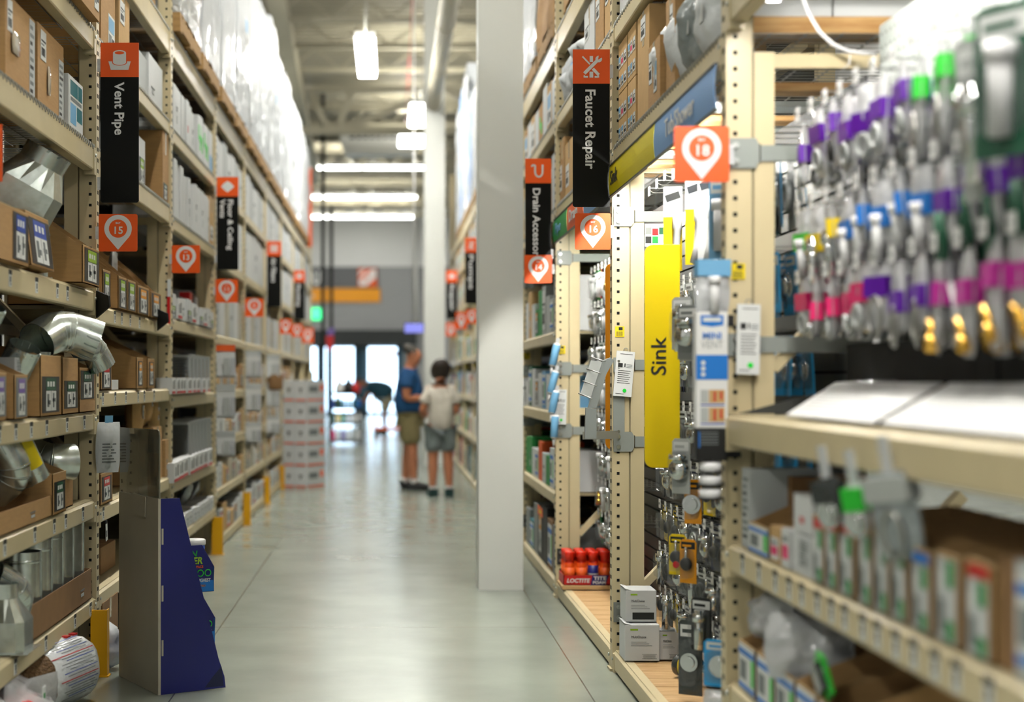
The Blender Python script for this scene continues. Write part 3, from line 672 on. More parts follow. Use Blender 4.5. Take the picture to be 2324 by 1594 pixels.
# ================================================================ goods: builders (front of every piece looks along local +X)
def label_mb(w, h, scheme, seed=0, x=0.):
    b = MB(); r = random.Random(seed); L = [0]
    def rect(u0, u1, v0, v1, m, lift=1):
        b.box(x + (lift - 1) * .0007, x + lift * .0007 + .0006, -w / 2 + u0 * w, -w / 2 + u1 * w, v0 * h, v1 * h, m)
    if scheme in ('lime', 'green', 'purple', 'red', 'amber', 'blueduct'):
        hd = {'lime': 'green_lime', 'green': 'green_dark', 'purple': 'purple_light', 'red': 'red', 'amber': 'amber', 'blueduct': 'blue'}[scheme]
        rect(0, 1, 0, 1, 'black' if scheme != 'purple' else 'ink_grey'); rect(.22, .80, .60, .96, hd, 2); rect(.22, .50, .05, .62, 'paper', 2); rect(.52, .80, .05, .62, 'paper', 2)
        rect(.27, .38, .16, .52, 'ink_grey', 3); rect(.30, .46, .22, .34, 'ink_grey', 3); rect(.60, .68, .14, .54, 'ink_grey', 3); rect(.58, .76, .3, .4, 'ink_grey', 3)
        for k in range(3): rect(.28 + .16 * k, .38 + .16 * k, .72, .86, 'paper', 3)
    elif scheme == 'white_blue':
        rect(0, 1, 0, 1, 'paper'); rect(.08, .62, .66, .95, 'teal', 2); rect(.66, .95, .66, .95, 'teal', 2); rect(.1, .9, .55, .62, 'ink_grey', 2); rect(.08, .5, .10, .5, 'blue_light', 2); rect(.56, .95, .22, .5, 'teal', 2)
    elif scheme == 'text':
        rect(0, 1, 0, 1, 'card_grey')
        for k in range(9): rect(.12, .12 + r.uniform(.4, .76), .08 + k * .10, .125 + k * .10, 'ink_grey' if k % 3 else 'ink', 2)
    elif scheme == 'ship':
        rect(0, 1, 0, 1, 'paper'); rect(.1, .9, .62, .68, 'ink', 2); rect(.1, .6, .5, .55, 'ink_grey', 2)
        for k in range(8): rect(.12 + k * .09, .12 + k * .09 + r.uniform(.02, .06), .14, .42, 'ink', 2)
    elif scheme == 'blue_label':
        rect(0, 1, 0, 1, 'paper'); rect(.08, .92, .5, .92, 'blue_light', 2); rect(.1, .5, .1, .4, 'ink_grey', 2); rect(.6, .9, .15, .35, 'ink', 2)
    elif scheme == 'pvc':
        rect(0, 1, 0, 1, 'card_grey'); rect(.52, .9, .66, .98, 'green', 2); rect(.52, .9, .02, .26, 'green', 2); rect(.56, .86, .3, .62, 'paper', 2); rect(.08, .44, .1, .5, 'ink_grey', 2); rect(.1, .4, .58, .86, 'paper', 2)
    elif scheme == 'pvc_red': return label_mb(w, h * .84, 'pvc', seed, x).box(x, x + .001, -w / 2, w / 2, h * .86, h, 'red')
    elif scheme == 'pvc_blue': return label_mb(w, h * .84, 'pvc', seed, x).box(x, x + .001, -w / 2, w / 2, h * .86, h, 'blue_print')
    elif scheme == 'whitered':
        rect(0, 1, 0, 1, 'paper'); rect(0, 1, 0, .16, 'red', 2); rect(.2, .42, .3, .8, 'ink_grey', 2); rect(.6, .8, .3, .9, 'ink', 2)
    elif scheme == 'bluestripe':
        rect(0, 1, 0, 1, 'paper'); rect(0, 1, .78, .9, 'blue_print', 2); rect(0, 1, .04, .14, 'blue_print', 2); rect(.1, .5, .25, .66, 'ink_grey', 2); rect(.8, .98, .2, .76, 'green_bright', 2)
    elif scheme == 'pinkbox':
        rect(0, 1, 0, 1, 'paper'); rect(.1, .9, .2, .6, 'pink', 2); rect(.2, .8, .7, .85, 'ink_grey', 2)
    elif scheme == 'heart':
        rect(0, 1, 0, 1, 'card_white'); rect(.05, .95, .02, .10, 'orange', 2); rect(.44, .56, .42, .64, 'ink', 2); rect(.36, .64, .54, .64, 'ink', 2)
    elif scheme == 'orangetab':
        rect(0, 1, 0, 1, 'card_white'); rect(.05, .95, .02, .10, 'orange', 2); rect(.72, .9, .5, .82, 'orange', 2); rect(.12, .6, .44, .74, 'ink_grey', 2)
    elif scheme == 'print_green':
        rect(.1, .4, .4, .85, 'green_bright', 1); rect(.4, .9, .34, .56, 'green_bright', 1); rect(.6, .9, .12, .4, 'green_bright', 1)
    elif scheme == 'print_red': rect(.35, .6, .2, .4, 'red', 1)
    elif scheme == 'print_blue': rect(.1, .9, .1, .7, 'blue_light', 1)
    elif scheme == 'print_grey':
        rect(.2, .8, .55, .6, 'ink_grey', 1); rect(.2, .7, .48, .52, 'ink_grey', 1); rect(.3, .7, .15, .35, 'card_grey', 1)
    return b
SEED = [0]
def clear(side, X, Y0, Y1):
    """keep goods behind the post faces clear of the uprights"""
    Y0, Y1 = min(Y0, Y1), max(Y0, Y1)
    if (side < 0 and X <= LX + .001) or (side > 0 and X >= RX - .001):
        for P in (PY if side < 0 else QY):
            if Y0 < P - .02 and Y1 > P - .012: Y1 = P - .015
            elif P - .02 <= Y0 < P + .085: Y0 = P + .088
    return Y0, Y1
def carton(side, X, Y0, Y1, z, h, d, label, style='card', labels=(), tape=True, cat='carton', group=None, name='carton', lean=0., yaw=0., open_top=False):
    """labels: (scheme, u0, u1, v0, v1) in fractions of the front; X is the front face"""
    SEED[0] += 1; Y0, Y1 = clear(side, X, Y0, Y1); w = abs(Y1 - Y0) - .004
    rot = (0, lean, yaw if side < 0 else PI + yaw)
    t = thing(name, label, cat, (X + (-d / 2 if side < 0 else d / 2), (Y0 + Y1) / 2, z), rot, group)
    b = MB()
    if open_top:
        e = .004
        b.box(-d / 2, d / 2, -w / 2, w / 2, 0, e, style).box(d / 2 - e, d / 2, -w / 2, w / 2, 0, h, style).box(-d / 2, -d / 2 + e, -w / 2, w / 2, 0, h, style)
        b.box(-d / 2, d / 2, -w / 2, -w / 2 + e, 0, h, style).box(-d / 2, d / 2, w / 2 - e, w / 2, 0, h, style); obj('body', b, t)
    else:
        b.box(-d / 2, d / 2, -w / 2, w / 2, 0, h, style); b.box(-d / 2 + .01, d / 2 - .01, -.002, .002, h, h + .0008, 'card_edge' if style.startswith('card') else 'card_grey')
        obj('body', b, t, bevel=min(.004, h * .04))
    if tape and not open_top:
        obj('tape', MB().box(-d / 2, d / 2 + .0012, -.025, .025, h + .0004, h + .0016, 'tape').box(d / 2, d / 2 + .0012, -.025, .025, h * .68, h + .0016, 'tape'), t)
    for k, (sch, u0, u1, v0, v1) in enumerate(labels):
        o = obj('printed_label', label_mb((u1 - u0) * w, (v1 - v0) * h, sch, SEED[0] + k, d / 2 + .0006), t, (0, ((u0 + u1) / 2 - .5) * w, v0 * h))
    return t
def bin_carton(side, X, Y0, Y1, z, hf, hb, d, label, scheme=None, style='card', lab=(.12, .88, .1, .92), group=None, lean=0., yaw=0.):
    """open-fronted display carton: low front, tall back, sloping sides"""
    SEED[0] += 1; Y0, Y1 = clear(side, X, Y0, Y1); w = abs(Y1 - Y0) - .006; e = .004
    t = thing('display_carton', label, 'carton', (X + (-d / 2 if side < 0 else d / 2), (Y0 + Y1) / 2, z), (0, lean, yaw if side < 0 else PI + yaw), group)
    b = MB(); P = [(-d / 2, 0), (d / 2, 0), (d / 2, hf), (d / 2 - .03, hf + .012), (-d / 2 + d * .38, hb * .96), (-d / 2, hb)]
    b.prism(P, -w / 2, -w / 2 + e, style, 'y', 'card_edge').prism(P, w / 2 - e, w / 2, style, 'y', 'card_edge')
    b.box(-d / 2, d / 2, -w / 2, w / 2, 0, e, style).box(-d / 2, -d / 2 + e, -w / 2, w / 2, 0, hb, style)
    obj('body', b, t)
    b = MB().box(d / 2 - e, d / 2, -w / 2, w / 2, 0, hf, style).box(d / 2 - e - .001, d / 2 + .0005, -w / 2, w / 2, hf, hf + .003, 'card_edge'); obj('front_flap', b, t)
    if scheme: obj('printed_label', label_mb((lab[1] - lab[0]) * w, (lab[3] - lab[2]) * hf, scheme, SEED[0], d / 2 + .0006), t, (0, ((lab[0] + lab[1]) / 2 - .5) * w, lab[2] * hf))
    return t
# ---- sheet metal
def ring_tube(b, P, r, m='galv', n=22, seams=(), crimp=0):
    def mod(i, j): return 1 + (.035 * (1 if j % 2 else -1) if crimp and i >= len(P) - crimp else 0)
    b.tube(P, r, m, n, caps=False, mod=mod)
    b.tube([Vector(p) for p in P], [x - .002 for x in r] if isinstance(r, list) else r - .002, 'galv_dull', n, caps=False)
def elbow(label, loc, r, R_, rot, ang=PI / 2, group=None, sticker=None):
    t = thing('duct_elbow', label, 'duct elbow', loc, rot, group)
    g = 4; seg = ang / g; P0 = []
    for k in range(g):
        b = MB(); P = []
        for q in (0, .5, 1): a = seg * (k + q * .96); P.append((R_ * math.cos(a) - R_, 0, R_ * math.sin(a)))
        if k == 0: P.insert(0, (0, 0, -r * .9))
        if k == g - 1:
            a = ang; dirv = Vector((-math.sin(a), 0, math.cos(a))); e = Vector((R_ * math.cos(a) - R_, 0, R_ * math.sin(a))); P += [tuple(e + dirv * r * .5), tuple(e + dirv * r * 1.0)]
        ring_tube(b, P, r if k % 2 else r * 1.006, n=32, crimp=2 if k == g - 1 else 0)
        obj('gore', b, t)
        if k < g - 1:
            a = seg * (k + 1); c = Vector((R_ * math.cos(a) - R_, 0, R_ * math.sin(a))); d = Vector((-math.sin(a), 0, math.cos(a)))
            obj('bead', MB().tube([c - d * .004, c, c + d * .004], [r * 1.0, r * 1.035, r * 1.0], 'galv', 32, caps=False), t)
    if sticker:
        b = MB(); b.tube([(0, 0, -r * .8), (0, 0, -r * .1)], r * 1.012, sticker, 32, caps=False)
        bb = MB(); keep = [f for i, f in enumerate(b.f) if i % 32 in sticker_range]; bb.v = b.v; bb.f = keep; bb.m = [sticker] * len(keep); bb.sm = [True] * len(keep)
        obj('sticker', bb, t)
    return t
sticker_range = set(range(0, 9))
def pipe(label, loc, r, L, rot=None, group=None, beads=(.12, .88), crimp=True):
    t = thing('duct_pipe', label, 'duct pipe', loc, rot, group)
    b = MB(); P = [(0, 0, 0), (0, 0, L * .1), (0, 0, L * .9), (0, 0, L * .93), (0, 0, L)]; ring_tube(b, P, r, n=28, crimp=3 if crimp else 0); obj('tube', b, t)
    for q in beads: obj('bead', MB().tube([(0, 0, q * L - .006), (0, 0, q * L), (0, 0, q * L + .006)], [r, r * 1.03, r], 'galv', 28, caps=False), t)
    obj('seam', MB().box(r - .001, r + .003, -.004, .004, 0, L, 'galv'), t)
    return t
def boot(label, loc, w, d, h, r, rot=None, group=None):
    """rectangular register box tapering to a round collar"""
    t = thing('duct_boot', label, 'duct boot', loc, rot, group)
    b = MB(); n = 20; v0 = len(b.v); ring = []
    for j in range(n):
        a = 2 * PI * j / n; c, s_ = math.cos(a), math.sin(a); k = 1 / max(abs(c), abs(s_)); b.v.append((c * k * w / 2, s_ * k * d / 2, 0))
    for j in range(n):
        a = 2 * PI * j / n; c, s_ = math.cos(a), math.sin(a); k = 1 / max(abs(c), abs(s_)); b.v.append((c * k * w / 2, s_ * k * d / 2, h * .45))
    for j in range(n): a = 2 * PI * j / n; b.v.append((r * math.cos(a), r * math.sin(a), h * .78))
    for i in range(2):
        for j in range(n): b.face([v0 + i * n + j, v0 + i * n + (j + 1) % n, v0 + (i + 1) * n + (j + 1) % n, v0 + (i + 1) * n + j], 'galv')
    obj('box', b, t)
    b = MB(); ring_tube(b, [(0, 0, h * .76), (0, 0, h * .9), (0, 0, h)], r, n=24, crimp=1); obj('collar', b, t)
    b = MB()
    for (x0, x1, y0, y1) in ((-w / 2 - .02, w / 2 + .02, -d / 2 - .02, -d / 2), (-w / 2 - .02, w / 2 + .02, d / 2, d / 2 + .02), (-w / 2 - .02, -w / 2, -d / 2, d / 2), (w / 2, w / 2 + .02, -d / 2, d / 2)): b.box(x0, x1, y0, y1, -.002, .0, 'galv')
    obj('flange', b, t)
    return t

def aim(z, nx):
    z = Vector(z).normalized(); x = -Vector(nx); x = (x - z * x.dot(z)).normalized(); y = z.cross(x)
    return Matrix(((x.x, y.x, z.x), (x.y, y.y, z.y), (x.z, y.z, z.z))).to_euler()
# ================================================================ left rack, bay 17 (nearest)
XF = LX - .012
def yl(px, X=XF): return ydep(px, X)
Z = 3.042
carton(-1, LX + .04, yl(168, LX + .04), yl(226, LX + .04), Z, .40, .45, 'tall brown carton with blue side label, top shelf of bay 17', labels=[('blue_label', .78, .96, .1, .75)])
carton(-1, XF - .02, yl(80), yl(123), Z, .30, .40, 'wide brown carton, top shelf of bay 17', labels=[('ship', .1, .4, .2, .6)])
Z = 2.492
t = carton(-1, XF - .03, yl(30), yl(96), Z, .335, .44, 'large brown carton with taped side on the second shelf of bay 17', labels=[('text', .80, .99, .03, .97), ('ship', .06, .22, .6, .96)], tape=False)
b = MB().pillow(.13, .08, .012, 'tape_clear', 8, 6, .5, 3); obj('loose_tape', b, t, (.22 + .008, -.1, .13))
t = carton(-1, XF - .03, yl(102), yl(160), Z, .345, .42, 'second brown carton on that shelf, with a printed strip on its right', labels=[('text', .80, .99, .05, .8), ('ship', .1, .3, .6, .95)], tape=False)
obj('loose_tape', MB().pillow(.05, .12, .008, 'tape_clear', 6, 6, .5, 5), t, (.21 + .006, -.06, .08))
carton(-1, XF - .02, yl(165), yl(198), Z, .245, .30, 'white carton with teal print, second shelf of bay 17', 'card_white', [('white_blue', .04, .96, .05, .97)], tape=False)
carton(-1, XF - .20, 6.42, 6.74, Z + .347, .07, .18, 'low clear tray on top of the second brown carton', 'card_grey', tape=False, name='tray', cat='tray')
Z = 1.808
bin_carton(-1, XF + .03, yl(-40), yl(47), Z, .20, .25, .42, 'open carton with a dark blue label at the left edge, above the price tags', 'blueduct', lab=(.55, .98, .08, .95))
bin_carton(-1, XF + .02, yl(60), yl(113), Z, .21, .25, .34, 'leaning open carton with a large dark photo label, left of the lime label', 'blueduct', lab=(.06, .97, .04, .92), lean=-.12)
bin_carton(-1, -1.338, 6.79, 7.18, Z, .165, .37, .46, 'open brown carton with lime and black label jutting out past the upright', 'lime', lab=(.10, .97, .06, .96))
boot('galvanised duct boot lying tilted on cartons, third shelf of bay 17', (XF - .17, 6.50, Z + .27), .30, .26, .30, .10, (.15, .5, .3))
boot('small galvanised boot between the photo label carton and the lime label carton', (XF - .10, 6.55, Z + .003), .12, .11, .17, .045, (0, 0, .2))
Z = 1.236
for (p0, p1, hf, hb, sch, lb, lab) in ((-30, 8, .17, .3, 'purple', 'open carton with a purple topped label cut by the left edge', (.3, .97, .1, .95)), (26, 57, .165, .28, 'purple', 'open carton with a whole purple topped label, fourth shelf of bay 17', (.12, .92, .05, .95)),
                                  (86, 133, .245, .25, 'green', 'tall brown carton with wide dark green label under the big elbow', (.06, .9, .06, .66)), (136, 172, .24, .245, 'green', 'tall brown carton with a bagged dark green label beside the wide labelled one', (.1, .97, .10, .60)),
                                  (175, 213, .20, .30, 'green', 'brown carton with dark green label next to the upright on the fourth shelf', (.06, .92, .30, .95))):
    bin_carton(-1, XF + .01, yl(p0), yl(p1), Z, hf, hb, .36, lb, sch, lab=lab)
elbow('big shiny adjustable elbow lying on the cartons of the fourth shelf', (XF - .04, 6.56, Z + .335), .086, .135, aim((.42, .80, .42), (.75, -.1, -.6)), 1.1)
elbow('second shiny elbow section tucked behind the big elbow by the upright', (XF + .015, 7.12, Z + .30), .062, .08, aim((.2, .9, .1), (.3, 0, -1)), 1.2)
pipe('short ribbed damper collar lying on cartons left of the big elbow', (XF - .10, 6.18, Z + .17), .066, .13, (.25, .5, 0), crimp=True)
pipe('shiny cone end poking in from the left edge above the purple labels', (XF - .10, 5.62, Z + .30), .06, .14, (.2, .5, 0), crimp=False)
pipe('upright dark round collar standing between purple and green labelled cartons', (XF - .09, yl(73, XF - .09), Z + .003), .075, .26, crimp=False)
carton(-1, XF - .05, yl(33, XF - .05), yl(56, XF - .05), Z + .175, .06, .10, 'grey packet stacked on the purple labelled carton', 'card_grey', [('text', .1, .9, .1, .9)], tape=False, name='packet', cat='packet')
Z = .823
carton(-1, XF + .005, yl(-30), yl(113), Z, .085, .42, 'long shallow brown tray holding elbows on the fifth shelf of bay 17', open_top=True, labels=[('print_grey', .6, .75, .2, .8)])
bin_carton(-1, XF + .01, yl(114), yl(145), Z, .17, .27, .36, 'brown carton with dark green label right of the long tray', 'green', lab=(.1, .9, .08, .8))
bin_carton(-1, XF - .02, yl(150), yl(176), Z, .16, .2, .3, 'plain low brown carton by the upright on the fifth shelf', None)
for k, (px, zz, r, rot, an, lb) in enumerate(((14, .15, .07, (.4, .9, .2), 1.4, 'shiny elbow at the left edge, leaning in the long tray'), (52, .13, .062, (1.0, 1.0, .5), 1.5, 'shiny elbow in the middle of the long tray'), (82, .14, .055, (1.9, .5, 1.), 1.2, 'small elbow at the right end of the long tray'))):
    elbow(lb, (XF - .13, yl(px, XF - .13), Z + zz), r, r * 1.15, rot, an)
t = pipe('slim duct collar with yellow and white sticker leaning out of the fifth shelf', (XF - .02, yl(98), Z + .16), .045, .26, (.35, -.35, 0), crimp=False)
obj('sticker', MB().tube([(0, 0, .06), (0, 0, .2)], .0458, 'yellow_tag', 28, caps=False), t)
elbow('shiny bent elbow with its dark open mouth toward the aisle, by the upright', (XF - .06, 6.85, Z + .20), .080, .09, (1.55, .35, -1.0), 1.4)
Z = .365
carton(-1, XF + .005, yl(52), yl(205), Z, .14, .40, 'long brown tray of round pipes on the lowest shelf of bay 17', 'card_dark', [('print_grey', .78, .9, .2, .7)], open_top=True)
for k, px in enumerate((50, 76, 102, 127, 151)):
    pipe('galvanised pipe standing %s from the left in the brown tray, lowest shelf' % ORD[k], (XF - .09, yl(px, XF - .09), Z + .006), .078, .32 + .03 * k, crimp=False)
elbow('crimped elbow with yellow label leaning at the left end of the lowest shelf', (XF - .06, yl(28, XF - .06), Z + .15), .075, .09, (.5, .15, .5), 1.1, sticker='yellow_tag')
boot('square galvanised boot in the lower left corner of the lowest shelf', (XF - .06, yl(5, XF - .06), Z + .005), .2, .2, .25, .06)
# floor in front of bay 17
t = thing('insulation_bag', 'white printed plastic bag of pipe insulation on the floor by the yellow guard', 'bag', (LX - .06, 6.44, 0.), (0, 0, -.24)); t.scale = (.66, .95, .66)
b = MB(); prof = []
nn = 22
for i in range(15):
    a = i / 14; y = -.33 + .74 * a; rr = .235 * (1 - (2 * a - 1) ** 8) ** .5
    for j in range(nn):
        q = 2 * PI * j / nn; k = 1 + .10 * noise.noise(Vector((q * 1.5, a * 5, 1.3)))
        b.v.append((rr * k * math.cos(q) * .9, y, .225 + rr * k * math.sin(q) * .92))
for i in range(14):
    for j in range(nn): b.face([i * nn + j, i * nn + (j + 1) % nn, (i + 1) * nn + (j + 1) % nn, (i + 1) * nn + j], 'insul' if i < 4 else 'bag_white', True)
b.face(list(range(nn)), 'insul'); b.face([14 * nn + j for j in range(nn)][::-1], 'bag_white'); obj('filled_bag', b, t)
def ringpt(q, y, lift=1.0): return (.90 * (.245 * lift) * math.cos(q), y, .225 + .92 * (.245 * lift) * math.sin(q))
b = MB(); lift = 1.0
for q0, y0, y1, m, wd in [(1.25 - .085 * k, -.06 + .03 * (k % 3), .27 - .03 * (k % 2), 'ink_grey' if k % 4 else 'blue', .007) for k in range(22) if k not in (6, 14)] + [(.72, -.12, .29, 'red', .009), (.03, -.10, .27, 'red', .009)]:
    p, p2 = ringpt(q0, y0, lift), ringpt(q0, y1, lift); b.bar(p, p2, wd * .6, .002, m, up=(math.cos(q0), 0, math.sin(q0)))
for y in (.20, .27): p = ringpt(1.38, y, lift); b.cbox(p, (.04, .035, .012), 'red')
obj('print', b, t)
obj('film_wrap', MB().pillow(.3, .3, .05, 'film', 10, 10, .7, 2), t, (.20, -.36, .06), (0, .2, -.3))
t = thing('red_bag', 'red and clear plastic bag on the floor left of the white insulation bag', 'bag', (LX - .02, 5.80, 0))
obj('film_body', MB().pillow(.26, .28, .2, 'film', 10, 12, .5, 7), t); obj('red_band', MB().pillow(.27, .12, .205, 'red', 10, 6, .2, 4, .10), t); obj('tag', MB().cbox((.115, .02, .20), (.003, .05, .08), 'paper').cbox((.117, .02, .2), (.003, .02, .03), 'green'), t)
t = thing('blue_bag', 'blue plastic bag with clear top in the lower left corner of the floor', 'bag', (LX - .02, 5.52, 0))
obj('body', MB().pillow(.25, .17, .2, 'navy', 10, 10, .3, 9), t); obj('top', MB().pillow(.18, .10, .1, 'film', 8, 8, .5, 5, .15), t); obj('red_print', MB().cbox((.10, .05, .05), (.01, .09, .05), 'red', Euler((.3, 0, 0))), t)
# ================================================================ left rack, bay 15
Z = 3.022
carton(-1, XF - .01, yl(274), yl(298), Z, .39, .45, 'tan carton on the second shelf of bay 15 just above the Vent Pipe sign', 'card_light', [('ship', .1, .5, .6, .9)])
carton(-1, XF - .02, yl(238), yl(270), Z, .42, .45, 'brown carton partly hidden behind the top of the Vent Pipe sign', labels=[('blue_label', .5, .95, .1, .5)])
carton(-1, XF - .02, yl(345), yl(376), Z, .29, .38, 'large plain white carton on the second shelf of bay 15', 'card_white', [('print_grey', .1, .5, .2, .5)], tape=False)
carton(-1, XF - .03, yl(312, XF - .03), yl(336, XF - .03), Z, .24, .3, 'grey carton left of the plain white one on the second shelf of bay 15', 'card_grey', tape=False)
Z = 2.492
for k, (a, c, h, st, sch, lb) in enumerate(((312, 324, .33, 'card_white', 'lime', 'white printed carton beside the right edge of the Vent Pipe sign'), (326, 341, .28, 'card_white', 'lime', 'white and tan carton with lime label on the third shelf of bay 15'))):
    carton(-1, XF - .03, yl(a), yl(c), Z, h, .3, lb, st, [(sch, .1, .9, .05, .6)], tape=False)
carton(-1, XF - .0, yl(369), yl(388.5), Z, .43, .5, 'tall brown carton with a small black label ending the third shelf of bay 15', labels=[('green', .10, .75, .03, .26)])
Z = 1.746
for k, (a, c, hf, hb, sch, lb) in enumerate(((226, 244, .17, .3, 'lime', 'carton with lime label half behind the upright in bay 15'), (262, 281, .165, .38, 'lime', 'open carton with lime label, first of the sloped row in bay 15'), (282.5, 302, .165, .38, 'lime', 'open carton with lime label, second of the sloped row in bay 15'),
                                              (306, 332, .155, .40, 'amber', 'open carton with amber and black label, third of the sloped row in bay 15'), (336, 360, .15, .40, 'amber', 'open carton with amber label, last of the sloped row in bay 15'))):
    bin_carton(-1, XF + .015, yl(a), yl(c), Z, hf, hb, .46, lb, sch, lab=(.08, .92, .05, .95))
for (px, lb) in ((238, 'black angled shelf wing at the corner of the upright by bay 15'), (372, 'black angled shelf wing at the end of the bay 15 sloped row')):
    Y = yl(px, LX + .04); single('shelf_wing', lb, 'shelf wing', MB().prism([(0, 0), (.13, .05), (.12, .10), (0, .13)], -.004, .004, 'black_matte', 'y'), (LX + .002, Y, Z - .07), (0, 0, -.9))
t = thing('packet', 'small silver packet standing in the sloped cartons below the bay 15 sign', 'packet', (XF - .14, yl(258, XF - .14), Z + .2)); obj('wrapper', MB().pillow(.09, .16, .04, 'bag_white', 8, 8, .4, 8), t); obj('header_card', MB().cbox((0, 0, .17), (.006, .085, .045), 'paper'), t)
t = thing('tag_strip', 'narrow red and white tag strip left of the bay 13 sign', 'tag strip', (LX - .004, PY[2] - .012, 1.74))
obj('strip', MB().box(-.02, .0, 0, .006, 0, .22, 'red'), t); obj('card', MB().box(-.018, .006, -.003, -.001, .17, .28, 'paper'), t)
Z = 1.334
bin_carton(-1, XF + .01, yl(224), yl(249), Z, .145, .2, .34, 'carton with red topped label on the fifth shelf of bay 15', 'red', lab=(.08, .92, .05, .95))
carton(-1, XF - .01, yl(252), yl(273), Z, .05, .2, 'small flat white box between red and yellow labelled cartons in bay 15', 'card_white', tape=False, name='box', cat='box')
for (a, c, lb) in ((306, 321, 'sloped carton with narrow yellow label, left of two in bay 15'), (331, 347, 'sloped carton with narrow yellow label, right of two in bay 15')):
    bin_carton(-1, XF + .01, yl(a), yl(c), Z, .17, .30, .42, lb, 'amber', lab=(.2, .85, .1, .9))
Z = .778
bin_carton(-1, XF + .01, yl(223), yl(251), Z, .15, .24, .36, 'carton with red topped label above the hanging price slip in bay 15', 'red', lab=(.1, .9, .1, .9))
carton(-1, XF - .01, yl(352), yl(371), Z, .32, .36, 'brown carton behind the grey board of the cardboard display', labels=[('ship', .3, .7, .5, .8)])
carton(-1, XF - .01, yl(330), yl(350), Z, .25, .36, 'brown carton half hidden by the header of the cardboard display')
carton(-1, XF - .0, yl(375), yl(390), Z, .23, .36, 'brown carton with dark print right of the cardboard display', labels=[('print_grey', .2, .8, .1, .7)], tape=False)
for k, (px, zz, lb) in enumerate(((377, .235, 'kraft paper bag standing on the brown carton at the end of bay 15'), (360, .325, 'kraft paper bag on the carton behind the cardboard display'), (342, .255, 'rolled kraft bag just above the cardboard display'))):
    t = thing('paper_bag', lb, 'paper bag', (XF - .10, {377: 9.755, 360: 9.5, 342: 9.15}[px], Z + zz)); obj('bag_body', MB().pillow(.17, .28, .10, 'card_light', 8, 10, .18, k), t); obj('printed_label', MB().cbox((.052, .01, .16), (.004, .05, .08), 'paper').cbox((.054, .01, .15), (.003, .02, .04), 'ink'), t)
t = thing('hanging_bag', 'white printed plastic bag hanging on the upright beside bay 15', 'bag', (LX + .05, PY[1] + .02, 1.385 - .44), (0, .05, -.95))
obj('film_body', MB().pillow(.13, .24, .045, 'bag_white', 8, 10, .3, 3), t)
b = MB()
for k in range(7): b.box(.021, .024, -.04, .03 - .01 * (k % 3), .05 + k * .014, .056 + k * .014, 'ink_grey')
obj('print', b, t); obj('hang_tab', MB().box(-.002, .002, -.02, .02, .23, .27, 'blue_light'), t)
t = thing('price_slip', 'small white price slip hanging below the shelf edge beside the cardboard display', 'price slip', (LX + .004, yl(240, LX), .60), (.12, 0, 0)); obj('slip', MB().box(0, .002, -.022, .022, 0, .085, 'paper').box(.002, .003, -.012, .004, .02, .05, 'ink'), t); obj('hang_clip', MB().box(-.004, .004, -.006, .006, .085, .10, 'ink'), t)
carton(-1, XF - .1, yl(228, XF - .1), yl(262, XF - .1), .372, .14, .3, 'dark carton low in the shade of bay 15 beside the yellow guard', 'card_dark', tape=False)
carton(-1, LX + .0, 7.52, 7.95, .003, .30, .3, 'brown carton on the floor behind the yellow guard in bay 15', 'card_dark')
single('white_bundle', 'white bundle on the floor between the yellow guard and the cardboard display', 'bundle', MB().pillow(.16, .22, .14, 'bag_white', 8, 8, .5, 2), (LX + .03, 7.46, 0))
# ================================================================ left rack, bay 13 and on
def row(side, X, p0, p1, n, z, h, d, label, group, style='card_white', labs=((),), name='register_box', gap=.012, jit=.012, cat='box', lean=0., hv=.10):
    ya, yb = sorted((ydep(p0, X), ydep(p1, X))); r = random.Random(int(p0 * 7 + z * 100)); st = (yb - ya) / n
    for k in range(n):
        hh = h * (1 - hv * r.random()); dx = r.uniform(-jit, jit)
        carton(side, X + dx, ya + k * st + gap / 2, ya + (k + 1) * st - gap / 2, z, hh, d, label, style if isinstance(style, str) else style[k % len(style)], labs[k % len(labs)], tape=False, group=group, name=name, cat=cat, lean=lean)
N = ()
row(-1, XF, 392, 444, 8, 3.003, .31, .4, 'slim white carton in the packed row on the second shelf of bay 13', 'slim white cartons, second shelf of bay 13', labs=(N, [('print_grey', .1, .9, .1, .9)], N, N, [('print_red', .1, .9, .1, .9)], N))
row(-1, XF, 446, 474, 4, 3.003, .33, .4, 'white carton with green print in the second shelf row of bay 13', 'green printed cartons of bay 13', labs=([('print_green', .0, 1, .1, .9)],))
row(-1, XF, 476, 485.5, 2, 3.003, .33, .4, 'white carton with pale blue print ending the second shelf of bay 13', 'blue printed cartons of bay 13', labs=([('print_blue', .1, .9, .0, .6)],))
row(-1, XF - .01, 394, 416, 3, 2.44, .40, .4, 'tall white carton left end of the third shelf of bay 13', 'tall white cartons of bay 13')
row(-1, XF, 418, 474, 11, 2.44, .35, .4, 'thin white carton in the tight row on the third shelf of bay 13', 'thin white cartons, third shelf of bay 13', labs=(N, [('print_grey', .1, .9, .1, .9)], N))
carton(-1, XF, yl(475), yl(488), 2.44, .37, .4, 'amber brown carton ending the third shelf of bay 13', 'card_light', [('ship', .2, .8, .1, .4)])
row(-1, XF + .01, 392, 484, 10, 1.783, .16, .3, 'small white display carton with lime strip below the bay 13 sign', 'small white display cartons of bay 13', labs=([('lime', .05, .95, .05, .5)], [('whitered', .05, .95, .05, .9)], [('print_grey', .1, .9, .1, .9)]), hv=.2)
row(-1, XF - .12, 396, 480, 14, 1.783, .27, .08, 'slim packet standing behind the small white cartons of bay 13', 'slim packets of bay 13', style=('card_white', 'card_grey', 'bag_grey', 'paper', 'card_white', 'red', 'ink'), name='packet', cat='packet', hv=.35)
